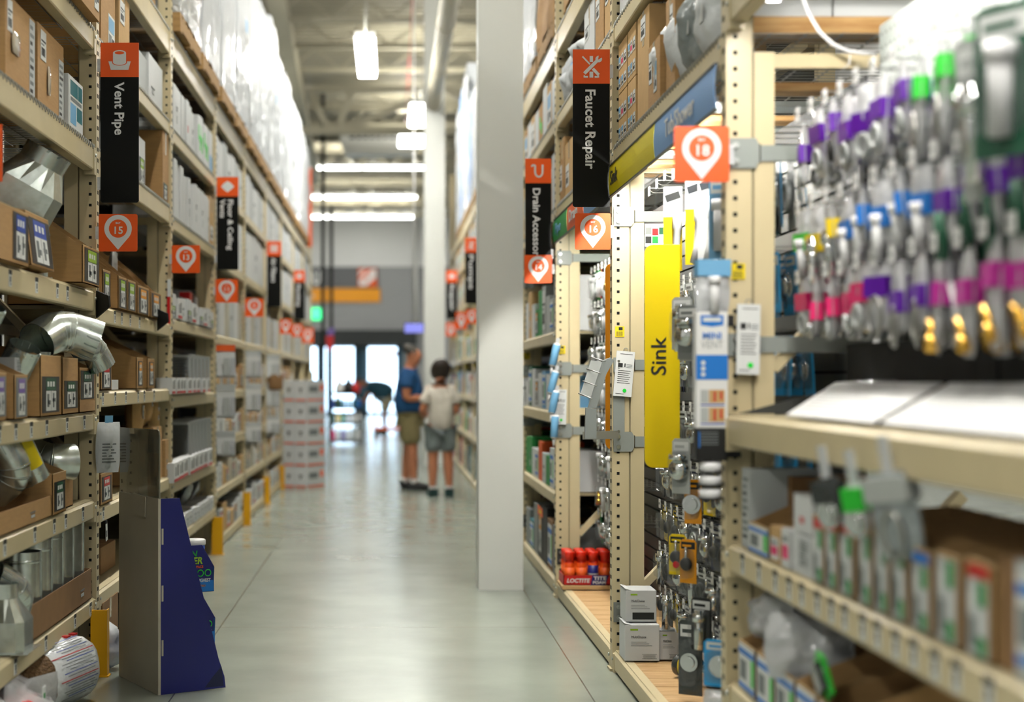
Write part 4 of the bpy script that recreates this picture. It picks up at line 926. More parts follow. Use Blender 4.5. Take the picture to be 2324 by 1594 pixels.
row(-1, XF + .03, 391, 476, 12, 1.293, .105, .10, 'white vent carton with red edge in the low row of bay 13', 'white vent cartons with red edge, upper row', labs=([('whitered', .04, .96, .03, .97)],), hv=.02)
row(-1, XF + .03, 391, 482, 8, .733, .125, .10, 'white vent carton with red edge in the lower row of bay 13', 'white vent cartons with red edge, lower row', labs=([('whitered', .04, .96, .03, .97)],), hv=.02)
def grille(loc, w, h, lean, label, group):
    t = thing('vent_register', label, 'vent register', loc, (lean, 0, 0), group); b = MB(); e = .02
    b.box(-w / 2, w / 2, -.006, .006, 0, e, 'grey_light').box(-w / 2, w / 2, -.006, .006, h - e, h, 'grey_light').box(-w / 2, -w / 2 + e, -.006, .006, e, h - e, 'grey_light').box(w / 2 - e, w / 2, -.006, .006, e, h - e, 'grey_light'); obj('frame', b, t)
    b = MB(); n = int((h - 2 * e) / .018)
    for k in range(n): b.cbox((0, .002, e + (k + .5) * (h - 2 * e) / n), (w - 2 * e, .012, .003), 'grey', Euler((.6, 0, 0)))
    obj('louvre', b, t)
for k in range(6): grille((XF - .11, yl(400 + k * 9, XF - .11), 1.295), .22, .27, .14, 'grey metal vent register leaning in the upper row behind red edged cartons', 'vent registers, upper row of bay 13')
for k in range(7): grille((XF - .11, yl(398 + k * 8, XF - .11), .735), .24, .36, .18, 'grey metal vent register leaning in the lower row behind red edged cartons', 'vent registers, lower row of bay 13')
row(-1, XF + .01, 392, 486, 11, .37, .11, .25, 'white packet carton in the bottom row of bay 13', 'white packet cartons, bottom row of bay 13', labs=([('print_grey', .05, .95, .05, .95)],), hv=.2)
for k in range(4):
    t = thing('packet', 'pale grey plastic packet lying behind the bottom row of bay 13', 'packet', (XF - .16, yl(404 + k * 19, XF - .16), .45), (0, .5, .3 * k), 'pale packets of bay 13'); obj('wrapper', MB().pillow(.2, .2, .06, 'bag_white' if k % 2 else 'bag_grey', 8, 8, .4, k), t)
# bays 11 to 1: rows of white and tan cartons, hanging side panels of blister packs
def yb(i, f): return PY[i] + .1 + f * 2.38
cn = {2: '13', 3: '11', 4: '9', 5: '7', 6: '5', 7: '3', 8: '1'}
for i in range(3, 9):
    for (z, h, n, sty, lb) in ((3.003, .42, 7, ('card_white', 'card_white', 'card_grey'), 'second'), (2.403, .48, 6, ('card_white', 'paper', 'card_white', 'card_white'), 'third'), (1.753, .36, 6, ('card_grey', 'card_white', 'cream_board'), 'fourth')):
        for k in range(n):
            carton(-1, XF - .01, yb(i, k / n), yb(i, (k + 1) / n) - .01, z, h * R.uniform(.82, 1), .4, 'large pale carton on the %s shelf of bay %s' % (lb, cn[i]), sty[k % len(sty)], [('print_grey', .1, .9, .1, .9)] if k % 3 == 0 else N, tape=False, group='pale cartons, %s shelf of bay %s' % (lb, cn[i]), name='storage_box', cat='box')
    if i < 7:
        for (z, h, n, sty, lb) in ((1.303, .26, 8, ('card_light', 'paper', 'card'), 'fifth'), (.903, .20, 9, ('card_light', 'paper', 'cream_board'), 'sixth'), (.503, .22, 9, ('paper', 'cream_board', 'card_light'), 'seventh'), (.104, .24, 8, ('paper', 'card_light', 'card_white'), 'bottom')):
            for k in range(n):
                ya = yb(i, k / n)
                carton(-1, XF + .0, ya, ya + 2.38 / n - .012, z, h * R.uniform(.55, 1), .3, 'small carton on the %s shelf of bay %s' % (lb, cn[i]), R.choice(sty), [(R.choice(('amber', 'ship', 'whitered', 'print_grey', 'red')), .1, .9, .1, .9)] if k % 2 else N, tape=False, group='small cartons, %s shelf of bay %s' % (lb, cn[i]), name='goods_box', cat='box')
    if i in (3, 4, 5):
        for (zz, hh, lb) in ((1.40, .26, 'upper'), (1.08, .27, 'middle'), (.78, .2, 'lower')):
            t = thing('pack_display', '%s white printed packs hanging from the upright at the bay %s sign' % (lb, cn[i]), 'pack panel', (LX + .085, PY[i] - .03, zz)); w = .15
            obj('back_card', MB().box(-w / 2, w / 2, .0, .006, 0, hh, 'paper'), t)
            for k in range(3): obj('blister', MB().box(-w / 2 + .01 + k * w / 3, -w / 2 + w / 3 * (k + 1), -.03, 0, .02, hh * .6, ('card_white', 'grey_light', 'film_milky')[k]), t)
            obj('header', MB().box(-w / 2, w / 2, -.004, 0, hh * .8, hh, 'orange_print' if lb == 'upper' and i == 3 else 'card_grey'), t)
            obj('hanger', MB().cyl((-.085, .01, hh * .9), (0, .01, hh * .9), .004, 'zinc', 6), t)
single('round_basket', 'round brown basket roll hanging at the bay 7 upright', 'basket', MB().lathe([(.075, 0), (.09, .02), (.09, .16), (.075, .18)], 'card_dark', 16), (LX + .10, PY[5] + .02, 1.27))
# pallets and wrapped loads on the top beams
def pallet(loc, L, d, label, group):
    t = thing('pallet', label, 'pallet', loc, None, group)
    for k in range(3): obj('stringer', MB().box(-d / 2 + k * (d - .05) / 2, -d / 2 + .05 + k * (d - .05) / 2, -L / 2, L / 2, .02, .10, 'wood_pallet'), t)
    b = MB(); n = 8
    for k in range(n): b.box(-d / 2, d / 2, -L / 2 + k * L / n, -L / 2 + k * L / n + L / n * .75, .10, .12, 'wood_pallet')
    obj('top_deck', b, t); b = MB()
    for k in range(3): b.box(-d / 2, d / 2, -L / 2 + k * (L - .1) / 2, -L / 2 + .1 + k * (L - .1) / 2, 0, .02, 'wood_pallet')
    obj('bottom_deck', b, t)
    return t
def load(loc, L, d, h, label, wrapm='wrap_white', core='card_light', seed=0, group=None):
    t = thing('wrapped_load', label, 'wrapped load', loc, None, group)
    b = MB(); nx, nz = 10, 12
    obj('carton_block', MB().box(-d / 2 + .02, d / 2 - .02, -L / 2 + .02, L / 2 - .02, .0, h - .02, core), t)
    ring = [(d / 2, -L / 2 + L * k / nx) for k in range(nx)] + [(d / 2 - d * k / 6, L / 2) for k in range(6)] + [(-d / 2, L / 2 - L * k / nx) for k in range(nx)] + [(-d / 2 + d * k / 6, -L / 2) for k in range(6)]
    n = len(ring)
    for i in range(nz + 1):
        for (x, y) in ring:
            k = .035 * noise.noise(Vector((x * 5 + seed, y * 5, i * .8))) + .012 * noise.noise(Vector((x * 19, y * 19 + seed, i * 2.)))
            b.v.append((x * (1 + k), y * (1 + k), max(.002, h * i / nz + .0 * k)))
    for i in range(nz):
        for j in range(n): b.face([i * n + j, i * n + (j + 1) % n, (i + 1) * n + (j + 1) % n, (i + 1) * n + j], wrapm)
    b.face([nz * n + j for j in range(n)], wrapm); obj('plastic_wrap', b, t)
    if seed % 3 == 0: obj('printed_label', label_mb(.2, .28, 'blue_label', seed, d / 2 + .03), t, (0, 0, h * .4))
    return t
k = 0
for i in range(2, 9):
    for q in (0, 1):
        y = PY[i] + .1 + .6 + q * 1.22
        if i == 8 and q: continue
        pallet((LX - .46, y, 3.626), 1.12, 1.0, 'wooden pallet under the %s wrapped load on the top beam of bay %s' % (('near', 'far')[q], cn[i]), None)
        hh = (1.25, 1.75, 1.9, 1.7, 1.85, 1.6, 1.75, 1.55, 1.6, 1.5, 1.55, 1.45, 1.4, 1.3)[k]
        load((LX - .45, y, 3.747), 1.08, .98, hh, '%s plastic wrapped pallet load on the top beam of bay %s' % (('silvery', 'near white')[q] if i == 2 else ('near white', 'far white')[q], cn[i]), 'foil' if k == 0 else 'wrap_white', 'card_light', k)
        k += 1
# ragged film bundle on the top beam of bay 15
pallet((LX - .50, 9.0, 3.606), 1.1, .9, 'wooden pallet on the top beam of bay 15', None)
load((LX - .50, 9.0, 3.728), 1.0, .86, .9, 'ragged bundle of clear film on the top beam of bay 15', 'bag_grey', 'ink_grey', 5)
# ================================================================ hanging packs (hang point at the origin, front along local +X)
def content(kind, b, z, s=1.):
    """the piece inside a pack, centred near (0.012, 0, z)"""
    x = .016
    if kind == 'ring':
        b.tube([(x, .028 * s * math.cos(a), z + .028 * s * math.sin(a)) for a in [2 * PI * k / 16 for k in range(16)]], .007 * s, 'grey_light', 6, closed=True)
    elif kind == 'blackring': b.tube([(x, .026 * s * math.cos(a), z + .026 * s * math.sin(a)) for a in [2 * PI * k / 16 for k in range(16)]], .008 * s, 'rubber', 6, closed=True)
    elif kind == 'disc':
        for k in range(2): b.cyl((x - .004 + k * .008, 0, z), (x + .002 + k * .008, 0, z), (.034 - .012 * k) * s, 'chrome', 18)
    elif kind == 'brass': b.tube([(x, -.02, z + .02), (x, 0, z), (x, .02, z - .03)], .013 * s, 'brass', 10); b.cyl((x, .012, z - .02), (x, .028, z - .044), .018 * s, 'brass', 6)
    elif kind == 'hose': b.tube([(x, .026 * s * math.cos(a), z + .05 * s * math.sin(a) - .01) for a in [2 * PI * k / 18 - 1.4 for k in range(17)]], .006, 'brushed', 6)
    elif kind == 'tube': b.cyl((x, 0, z - .06 * s), (x, 0, z + .05 * s), .015 * s, 'white_plastic', 12).cyl((x, 0, z + .03 * s), (x, 0, z + .055 * s), .02 * s, 'white_plastic', 12)
    elif kind == 'chrometube': b.cyl((x, 0, z - .075 * s), (x, 0, z + .06 * s), .017 * s, 'chrome', 14).cyl((x, 0, z + .02 * s), (x, 0, z + .05 * s), .024 * s, 'chrome', 14)
    elif kind == 'strainer': b.ball((x, 0, z), (.024 * s, .036 * s, .034 * s), 'chrome', 14, 8); b.cyl((x, 0, z + .03 * s), (x, 0, z + .045 * s), .03 * s, 'chrome', 14)
    elif kind == 'stopper': b.ball((x, 0, z), (.018, .024 * s, .024 * s), 'rubber', 10, 6); b.cyl((x, 0, z), (x, 0, z + .06 * s), .006, 'chrome', 8)
    elif kind == 'green': b.cyl((x, -.016, z + .04), (x, -.012, z - .07), .012, 'green_dark', 8).cyl((x, .016, z + .04), (x, .012, z - .07), .012, 'green_dark', 8)
    elif kind == 'spout': b.tube([(x, -.03 * s, z - .05 * s)] + [(x, -.03 * s + .03 * s * (1 - math.cos(a)), z + .05 * s * math.sin(a)) for a in [PI * k / 8 for k in range(9)]] + [(x, .03 * s, z - .03 * s)], .009 * s, 'chrome', 8)
    return b
def bag_pack(label, loc, rot, w, h, header, kind, film_='film', hz=.06, group=None, top=True):
    """clear poly bag with a coloured header band, hung by its top"""
    SEED[0] += 1; t = thing('bag_pack', label, 'hanging pack', loc, rot, group)
    obj('film_body', MB().pillow(w, h, .030, film_, 8, 10, .35, SEED[0] % 7, -h), t)
    b = MB(); zt = -hz - .05; b.box(-.019, .019, -w * .47, w * .47, zt, zt + .052, header); obj('hang_header', b, t)
    obj('fitting', content(kind, MB(), zt - (h - hz - .05) * .48), t)
    return t
def card_pack(label, loc, rot, w, h, card, kind, s=1., group=None, accent=None, bl='blister', tall=.55):
    """printed backing card with a clear blister dome over the part"""
    SEED[0] += 1; t = thing({'stopper': 'stopper_pack', 'chrometube': 'chrome_pack', 'strainer': 'strainer_pack', 'spout': 'spout_pack', 'disc': 'disc_pack', 'tube': 'tube_pack', 'ring': 'ring_pack', 'hose': 'hose_pack', 'brass': 'brass_pack', 'blackring': 'ring_pack'}.get(kind, 'blister_pack'), label, 'hanging pack', loc, rot, group)
    b = MB(); b.prism([(-w / 2, -h), (w / 2, -h), (w / 2, -.012), (w / 2 - .012, 0), (-w / 2 + .012, 0), (-w / 2, -.012)], -.0015, .0015, card, 'x')
    b.box(.0015, .0022, -w * .42, w * .42, -h * .22, -h * .06, accent or ('ink' if card in ('yellow', 'amber', 'paper') else 'paper')).box(.0022, .0028, -w * .34, w * .2, -h * .17, -h * .12, card); obj('hang_card', b, t)
    zc = -h * (.25 + tall / 2 + .03)
    obj('fitting', content(kind, MB(), zc, s), t)
    b = MB(); hw, hh = w * .40, h * tall / 2 + .01
    P = [(hw * math.copysign(abs(math.cos(a)) ** .5, math.cos(a)), zc + hh * math.copysign(abs(math.sin(a)) ** .5, math.sin(a))) for a in [2 * PI * k / 20 + .08 for k in range(20)]]
    b.prism(P, .002, .040, bl, 'x'); obj('blister_dome', b, t)
    return t
def hook(label, loc, rot, L, group=None, tagm='white'):
    t = thing('peg_hook', label, 'peg hook', loc, rot, group)
    b = MB().tube([(0, 0, 0), (L * .93, 0, 0), (L * .98, 0, .006), (L, 0, .016)], .0028, 'zinc', 6); b.box(-.006, 0, -.018, .018, -.02, .02, 'zinc'); obj('rod', b, t)
    b = MB().bar((0, 0, .022), (L, 0, .022), .003, .003, 'zinc'); obj('tag_wire', b, t)
    b = MB().box(L, L + .003, -.020, .020, -.014, .028, tagm).box(L + .003, L + .0036, -.012, .006, .002, .012, 'ink_grey'); obj('tag_plate', b, t)
    return t
def stack_on(proto, Xtip, Y, Z, n, step, jit=.12, lift=0.):
    """copies of a pack one behind the other on the same hook"""
    for k in range(n):
        loc = (Xtip + .02 + k * step, Y + R.uniform(-.006, .006), Z - lift); rt = (0, R.uniform(-.03, .10), PI + R.uniform(-jit, jit))
        if k == 0: proto.location = loc; proto.rotation_euler = rt
        else: dup(proto, loc, rt)
SPOT = lambda i: ORD[i]
# ---------------------------------------------------------------- nearest right bay: perforated panel and hooks
XP = RX + .474
b = MB().box(0, .012, 2.2, 4.875, 1.47, 2.49, 'perf')
y = 2.24
while y < 4.86:
    z = 1.53
    while z < 2.47: b.box(-.0012, 0, y, y + .013, z, z + .010, 'grey'); z += .042
    y += .042
single('perforated_panel', 'white perforated steel panel holding the hooks in the nearest right bay', 'panel', b, (XP, 0, 0))
XT = 1.235
rowsn = (('top', 2.18), ('middle', 1.90), ('bottom', 1.69))
hk0 = None; ys = [4.72 - .148 * k for k in range(14)]
for rname, z in rowsn:
    for i, y in enumerate(ys):
        lb = 'wire hook with white tag, %s from the nearest upright, %s row' % (SPOT(i), rname)
        if hk0 is None: hk0 = hook(lb, (XP - .002, y, z), (0, 0, PI), XP - XT)
        else: dup(hk0, (XP - .002, y, z + .003 * ((i * 5) % 3 - 1)), (0, 0, PI), lb)
        px = CX + F * XT / y; w, h, kd, hd, nm, n, fl = .098, .20, 'ring', 'purple', 'purple', 5, 'film'
        if rname == 'top':
            if px > 2260: hd, nm, kd, h, w = 'purple', 'purple', 'spout', .24, .11
            elif px > 2070: hd, nm, kd, h, w = 'green_bright', 'bright green', 'hose', .26, .11
            elif px < 1800 : continue
            elif i % 5 == 2: kd = 'blackring'
            elif i % 3 == 0: hd, nm = 'purple', 'purple and clear'
        elif rname == 'middle':
            h = .17
            if px < 1830: hd, nm, kd, n = 'green_bright', 'small green', 'tube', 2
            elif px < 1905: hd, nm, kd, n = 'yellow', 'yellow', 'chrometube', 2
            elif px < 2095: hd, nm, kd, n = 'blue_print', 'blue', 'tube', 5
            else: hd, nm, kd, h, n = 'purple', 'dark purple', 'green', .20, 5
        else:
            h = .18
            if px < 1975: hd, nm, kd, n = 'pink', 'pink', ('ring', 'disc')[i % 2], 5
            elif px < 2100: hd, nm, kd, w, n = 'purple', 'purple', 'hose', .10, 4
            else: hd, nm, kd, h, w, n = 'magenta', 'magenta', 'brass', .24, .10, 4
        p = bag_pack('clear bag with %s header, %s hook from the nearest upright, %s row' % (nm, SPOT(i), rname), (0, 0, 0), None, w, h, hd, kd, fl, R.uniform(.045, .085), 'bags on the %s hook of the %s row' % (SPOT(i), rname))
        stack_on(p, XT, y + R.uniform(-.012, .012), z, n, .052, .34, R.uniform(-.008, .022))
# two long clear hooks of a fitting drooping over the dark gap
t = thing('wire_fitting', 'pair of bent white clips drooping below the magenta bags', 'fitting', (XT + .02, F / 1010., 1.56))
for e in (-1, 1): obj('arm', MB().tube([(0, e * .012, .04), (0, e * .05, -.02), (0, e * .055, -.075), (0, e * .03, -.10)], .007, 'white_plastic', 8), t)
# grey faucet body and dark pack cut by the right edge
t = card_pack('dark green blister pack cut off beside the purple bags', (1.20, 3.04, 2.12), (0, 0, PI + .5), .15, .30, 'green_dark', 'tube', 1.6)
t = card_pack('grey blister pack with long spout hanging left of the dark green pack', (1.22, 3.26, 2.10), (0, .1, PI + .4), .12, .34, 'grey_light', 'chrometube', 1.5)
# shelf at the counter height: price sheets, black cartons, packets
def sheet(label, P):
    b = MB(); v = len(b.v)
    for dz in (0, .006): b.v += [(p[0], p[1], p[2] + dz) for p in P]
    for q in ((3, 2, 1, 0), (4, 5, 6, 7), (0, 1, 5, 4), (1, 2, 6, 5), (2, 3, 7, 6), (3, 0, 4, 7)): b.face(q, 'white')
    t = thing('price_sheet', label, 'price sheet', (0, 0, 0)); obj('sheet', b, t)
    b = MB(); A, B_, C_, D = [Vector(p) for p in P]
    for k in range(9):
        f = .12 + .085 * k; a = A.lerp(D, f).lerp(B_.lerp(C_, f), .06); c = A.lerp(D, f).lerp(B_.lerp(C_, f), .06 + .3 + .5 * ((k * 37) % 10) / 10)
        b.bar(a + Vector((0, 0, .0066)), c + Vector((0, 0, .0066)), .005, .0008, 'grey_light')
    obj('print', b, t); return t
sheet('white price sheet lying tilted on the wide shelf, next to the upright', [(1.085, 4.27, 1.284), (1.085, 3.50, 1.284), (1.36, 3.84, 1.372), (1.36, 4.76, 1.372)])
sheet('white price sheet on the wide shelf running out at the right edge', [(1.085, 3.45, 1.284), (1.085, 2.45, 1.284), (1.36, 2.75, 1.372), (1.36, 3.79, 1.372)])
carton(1, XP - .104, 3.66, 4.87, 1.279, .215, .10, 'long black carton at the back of the wide shelf, beside the upright', 'black_matte', tape=False)
carton(1, XP - .104, 2.60, 3.65, 1.279, .21, .10, 'black carton with grey print at the back of the wide shelf', 'black_matte', [('print_grey', .55, .95, .2, .8)], tape=False)
carton(1, 1.37, 3.80, 4.12, 1.279, .095, .05, 'small brown carton peeping over the tilted price sheet', 'card_dark', tape=False)
for k in range(4):
    t = thing('packet', 'crumpled silver packet %s from the upright behind the price sheet' % SPOT(k), 'packet', (1.395, 4.78 - k * .13, 1.279), (0, .3, .2 * k)); obj('wrapper', MB().pillow(.15, .11, .05, 'foil', 8, 8, .5, k), t)
single('side_divider', 'dark sloped divider plate at the end of the wide shelf by the upright', 'divider', MB().prism([(1.07, 1.28), (1.46, 1.28), (1.46, 1.33), (1.30, 1.34)], 4.80, 4.806, 'dark_steel', 'y'))
# carton row on the tagged shelf
Z = .876; X1 = RX + .014
def yr(px, X=X1): return ydep(px, X)
bin_carton(1, X1, yr(1745), yr(1700), Z, .085, .17, .30, 'small brown carton with blue striped label next to the upright on the tagged shelf', 'bluestripe', lab=(.02, .98, .02, .98))
carton(1, X1 + .01, yr(1697), yr(1676), Z, .24, .2, 'grey printed carton at the upright on the tagged shelf', 'card_grey', [('text', .1, .9, .05, .95)], tape=False)
t = thing('leaflet_pack', 'white leaflet pack standing above the blue striped carton by the upright', 'leaflet pack', (RX + .11, yr(1708, RX + .11), Z + .178), (0, -.1, PI)); obj('leaflet', MB().cbox((0, 0, .06), (.02, .10, .12), 'paper'), t); obj('print', MB().cbox((.011, .01, .06), (.001, .04, .09), 'ink'), t)
carton(1, X1, yr(1770), yr(1748), Z, .10, .2, 'small tan carton with pink print on the tagged shelf', 'card_light', [('pinkbox', .1, .9, .1, .7)], tape=False)
carton(1, X1, yr(1793), yr(1774), Z, .105, .2, 'small white carton with solid pink panel on the tagged shelf', 'card_white', [('pinkbox', .05, .95, .05, .95)], tape=False)
carton(1, X1 + .004, yr(1841), yr(1797), Z, .105, .2, 'lower of two stacked white cartons left of the green printed row', 'card_white', [('text', .3, .9, .2, .9)], tape=False)
carton(1, X1 + .004, yr(1839), yr(1798), Z + .109, .10, .2, 'upper of two stacked white cartons left of the green printed row', 'card_white', [('print_red', .1, .9, .1, .9)], tape=False)
carton(1, X1 + .12, yr(1797, X1 + .12), yr(1765, X1 + .12), Z, .22, .25, 'plain brown carton set back behind the pink printed cartons', 'card_dark', tape=False)
for k, (p0, p1, sch, lb) in enumerate(((1844, 1873, 'pvc_red', 'first'), (1874, 1903, 'pvc_red', 'second'), (1905, 1942, 'pvc_red', 'third'), (1948, 1983, 'pvc', 'fourth'), (1985, 2022, 'pvc', 'fifth'), (2024, 2062, 'pvc', 'sixth'), (2067, 2118, 'pvc_blue', 'seventh'), (2122, 2182, 'pvc', 'eighth'), (2190, 2256, 'pvc_red', 'ninth'))):
    bin_carton(1, X1, yr(p1), yr(p0), Z, .165 + .006 * (k % 3), .19, .36, 'brown carton with green and %s panel, %s in the row on the tagged shelf' % ({'pvc_red': 'red', 'pvc_blue': 'blue', 'pvc': 'white'}[sch], lb), sch, lab=(.10, .84, .03, .97))
carton(1, X1 + .01, yr(2300), yr(2258), Z, .20, .3, 'dark brown carton right of the ninth green printed carton', 'card_dark', tape=False)
carton(1, X1, yr(2380), yr(2304), Z, .20, .3, 'grey printed carton cut by the right edge on the tagged shelf', 'card_grey', [('bluestripe', .05, .95, .1, .9)], tape=False)
# packs clipped under the wide shelf
for (px, w, h, hd, kd, fl, nm) in ((1875, .085, .115, 'bag_dark', 'disc', 'bag_dark', 'dark smoky pack hanging over the green printed cartons, left of three'), (1938, .06, .11, 'green_bright', 'disc', 'film', 'pack with bright green card hanging over the green printed cartons, middle of three'), (2015, .13, .185, 'grey_light', 'hose', 'bag_grey', 'large grey bag hanging over the green printed cartons, right of three')):
    y = ydep(px, 1.03); t = bag_pack(nm, (1.03, y, 1.155 + (.04 if px > 2000 else 0)), (.12, .12, PI + .5), w, h, hd, kd, fl, .012)
    obj('hang_strip', MB().box(-.002, .002, -.014, .014, -.01, .075, 'film_milky'), t)
# lowest shelf
Z = .443
for k, (p0, p1, lb) in enumerate(((1677, 1714, 'first'), (1718, 1757, 'second'), (1761, 1803, 'third'), (1807, 1852, 'fourth'), (1858, 1915, 'fifth'))):
    bin_carton(1, X1, yr(p1), yr(p0), Z, .145, .24, .36, 'brown carton with blue edged pale label, %s on the lowest right shelf' % lb, 'bluestripe', lab=(.03, .97, .03, .98))
for k, (px, zz, m, lb) in enumerate(((1742, .16, 'film_milky', 'crumpled clear bag lying in the second carton of the lowest right shelf'), (1835, .13, 'film_milky', 'large crumpled clear bag lying on the fourth carton of the lowest right shelf'))):
    t = thing('clear_bag', lb, 'bag', (X1 + .06, yr(px, X1 + .06), Z + zz), (0, .3, .3 + k)); obj('film_body', MB().pillow(.19 + .05 * k, .15 + .03 * k, .10, m, 10, 10, .6, 4 + k), t); obj('fitting', content('tube', MB(), .05, 1.), t)
t = thing('green_pack', 'bright green pack with dark window lying on the lowest right shelf', 'hanging pack', (X1 + .02, yr(1885, X1 + .02), Z + .15), (.5, .2, PI)); obj('card', MB().prism([(-.06, 0), (.05, 0), (.07, .09), (.02, .12), (-.05, .10)], -.004, .004, 'green_bright', 'x'), t); obj('window', MB().box(.004, .02, -.03, .035, .02, .09, 'bag_dark'), t)
# ---------------------------------------------------------------- bay between signs 18 and 16
XB = RX + .452
single('slat_panel', 'dark slatted back panel behind the hooks of the bay between signs 18 and 16', 'panel', (lambda b: [b.box(0, .012, 4.99, 7.39, .12 + .0762 * k, .12 + .0762 * k + .066, 'dark_steel') for k in range(28)] and b)(MB().box(.012, .02, 4.99, 7.39, .12, 2.36, 'shaded_board')), (XB, 0, 0))
single('slat_panel', 'dark slatted back panel behind the hooks of the bay between signs 16 and 14', 'panel', (lambda b: [b.box(0, .012, 7.50, 9.90, .12 + .0762 * k, .12 + .0762 * k + .066, 'dark_steel') for k in range(28)] and b)(MB().box(.012, .02, 7.50, 9.90, .12, 2.36, 'shaded_board')), (XB, 0, 0))
rows2 = ((1.81, 'second'), (1.53, 'third'), (1.26, 'fourth'), (1.02, 'fifth'), (.80, 'sixth'), (.60, 'seventh'), (.42, 'eighth'))
cols2 = [7.28 - .148 * k for k in range(15)]
KIND2 = [('black', 'stopper', 'black'), ('ink', 'chrometube', 'black'), ('bag_dark', 'strainer', 'smoky'), ('black', 'blackring', 'black'), ('yellow', 'stopper', 'yellow'), ('black', 'disc', 'black'), ('navy_dark', 'stopper', 'navy'), ('ink', 'blackring', 'black')]
protos2 = {}
XT2 = 1.262
for zi, (z, rn) in enumerate(rows2):
    for i, y in enumerate(cols2):
        lb = 'wire hook with white tag, %s from the bay 16 upright, %s row' % (SPOT(i), rn)
        dup(hk0, (XB - .002, y, z + .004 * ((i * 3 + zi) % 3 - 1)), (0, 0, PI), lb, scale=((XB - XT2) / (XP - XT), 1, 1))
        if z > 1.7 and i in (5, 6): continue
        c, kd, nm = KIND2[(i * 3 + zi * 5 + (i * zi) % 3) % 8]; n = 3 if zi < 6 else 2; h = (.20, .20, .19, .18, .165, .15, .16)[zi]
        if i > 10 and zi in (0, 1, 2, 3): c, kd, nm = ('blue_sky', ('disc', 'strainer')[i % 2], 'blue')
        if zi == 0 and i < 5: c, kd, nm = ('grey', 'chrometube', 'grey')
        key = (c, kd, h); lb = '%s pack with %s, %s hook from the bay 16 upright, %s row' % (nm, {'blackring': 'a black ring', 'stopper': 'a rubber stopper', 'chrometube': 'a chrome tube', 'strainer': 'a chrome strainer', 'spout': 'a chrome spout', 'disc': 'a chrome disc', 'ring': 'a grey ring'}[kd], SPOT(i), rn)
        gp = 'packs on the %s hook, %s row of the dark slatted bay' % (SPOT(i), rn)
        if key in protos2: p = dup(protos2[key], (0, 0, 0), None, lb, gp)
        else: p = protos2[key] = card_pack(lb, (0, 0, 0), None, .105, h, c, kd, 1.15, gp)
        stack_on(p, XT2, y, z, n, .055, .25)
# top row of that bay: long white tailpieces on yellow cards turned to the camera
for k in range(9):
    y = 7.10 - .20 * k
    dup(hk0, (XB - .002, y, 2.235 + .01 * (k % 3)), (0, 0, PI), 'wire hook with white tag, %s from the bay 16 upright, topmost row' % SPOT(k), scale=(1.1, 1, 1))
for k in range(5):
    y = 5.72 - .15 * k; c, kd = (('grey_light', 'ring'), ('blue_sky', 'disc'), ('grey', 'chrometube'))[k % 3]
    p = card_pack('%s pack in the topmost row seen just past the nearest upright, %s from it' % ({'grey_light': 'pale', 'blue_sky': 'blue', 'grey': 'grey'}[c], SPOT(4 - k)), (0, 0, 0), None, .12, .26, c, kd, 1.6, 'packs of the topmost row past the nearest upright, %s' % SPOT(4 - k)); stack_on(p, XT2, y, 2.15, 2, .07, .3)
def tail_pack(label, px, Y, z, yaw, w=.075, h=.34, card='yellow', sc=1.):
    t = thing('tailpiece_pack', label, 'hanging pack', (wx(px, Y), Y, z), (0, 0, PI + yaw))
    b = MB().box(-.0015, .0015, -w / 2, w / 2, -h, -h * .36, card).box(-.0015, .0015, -w / 2, w / 2, -h * .36, 0, 'paper').cbox((.002, 0, -h * .12), (.001, w * .8, .03), 'ink', Euler((.3, 0, 0))); obj('hang_card', b, t)
    obj('tailpiece', MB().tube([(.022, w * .28, -h * .26), (.022, w * .28, -h * .50), (.022, w * .28, -h * .52), (.022, w * .2, -h * .8), (.022, -w * .02, -h * .99)], [.019, .019, .0145, .0145, .0135], 'white_plastic', 14), t)
tail_pack('yellow card pack with a white sink tailpiece, left of two at the top', 1527, 6.30, 2.165, 1.25)
tail_pack('yellow card pack with a white sink tailpiece, right of two at the top', 1577, 6.10, 2.175, 1.15)
tail_pack('pale card pack with a white tailpiece beside the two yellow ones', 1606, 5.95, 2.17, 1.2, card='paper')
t = card_pack('white and blue blister pack hanging below the bay 18 sign', (wx(1636, 5.6), 5.6, 2.12), (0, 0, PI + 1.2), .085, .30, 'blue_light', 'tube', 1.6, tall=.62)
for k, (px, Y, z, lb) in enumerate(((1548, 5.95, 1.70, 'clear pack with a chrome tailpiece over the edge of the yellow sign'), (1562, 5.75, 1.66, 'clear pack with a chrome strainer over the edge of the yellow sign'))):
    card_pack(lb, (wx(px, Y), Y, z), (0, 0, PI + .9), .085, .20, ('grey_light', 'grey')[k], ('chrometube', 'strainer')[k], 1.3)
card_pack('chrome strainer pack at the foot of the yellow Sink sign', (wx(1546, 5.95), 5.95, 1.16), (0, 0, PI + .7), .085, .21, 'grey_light', 'strainer', 1.25)
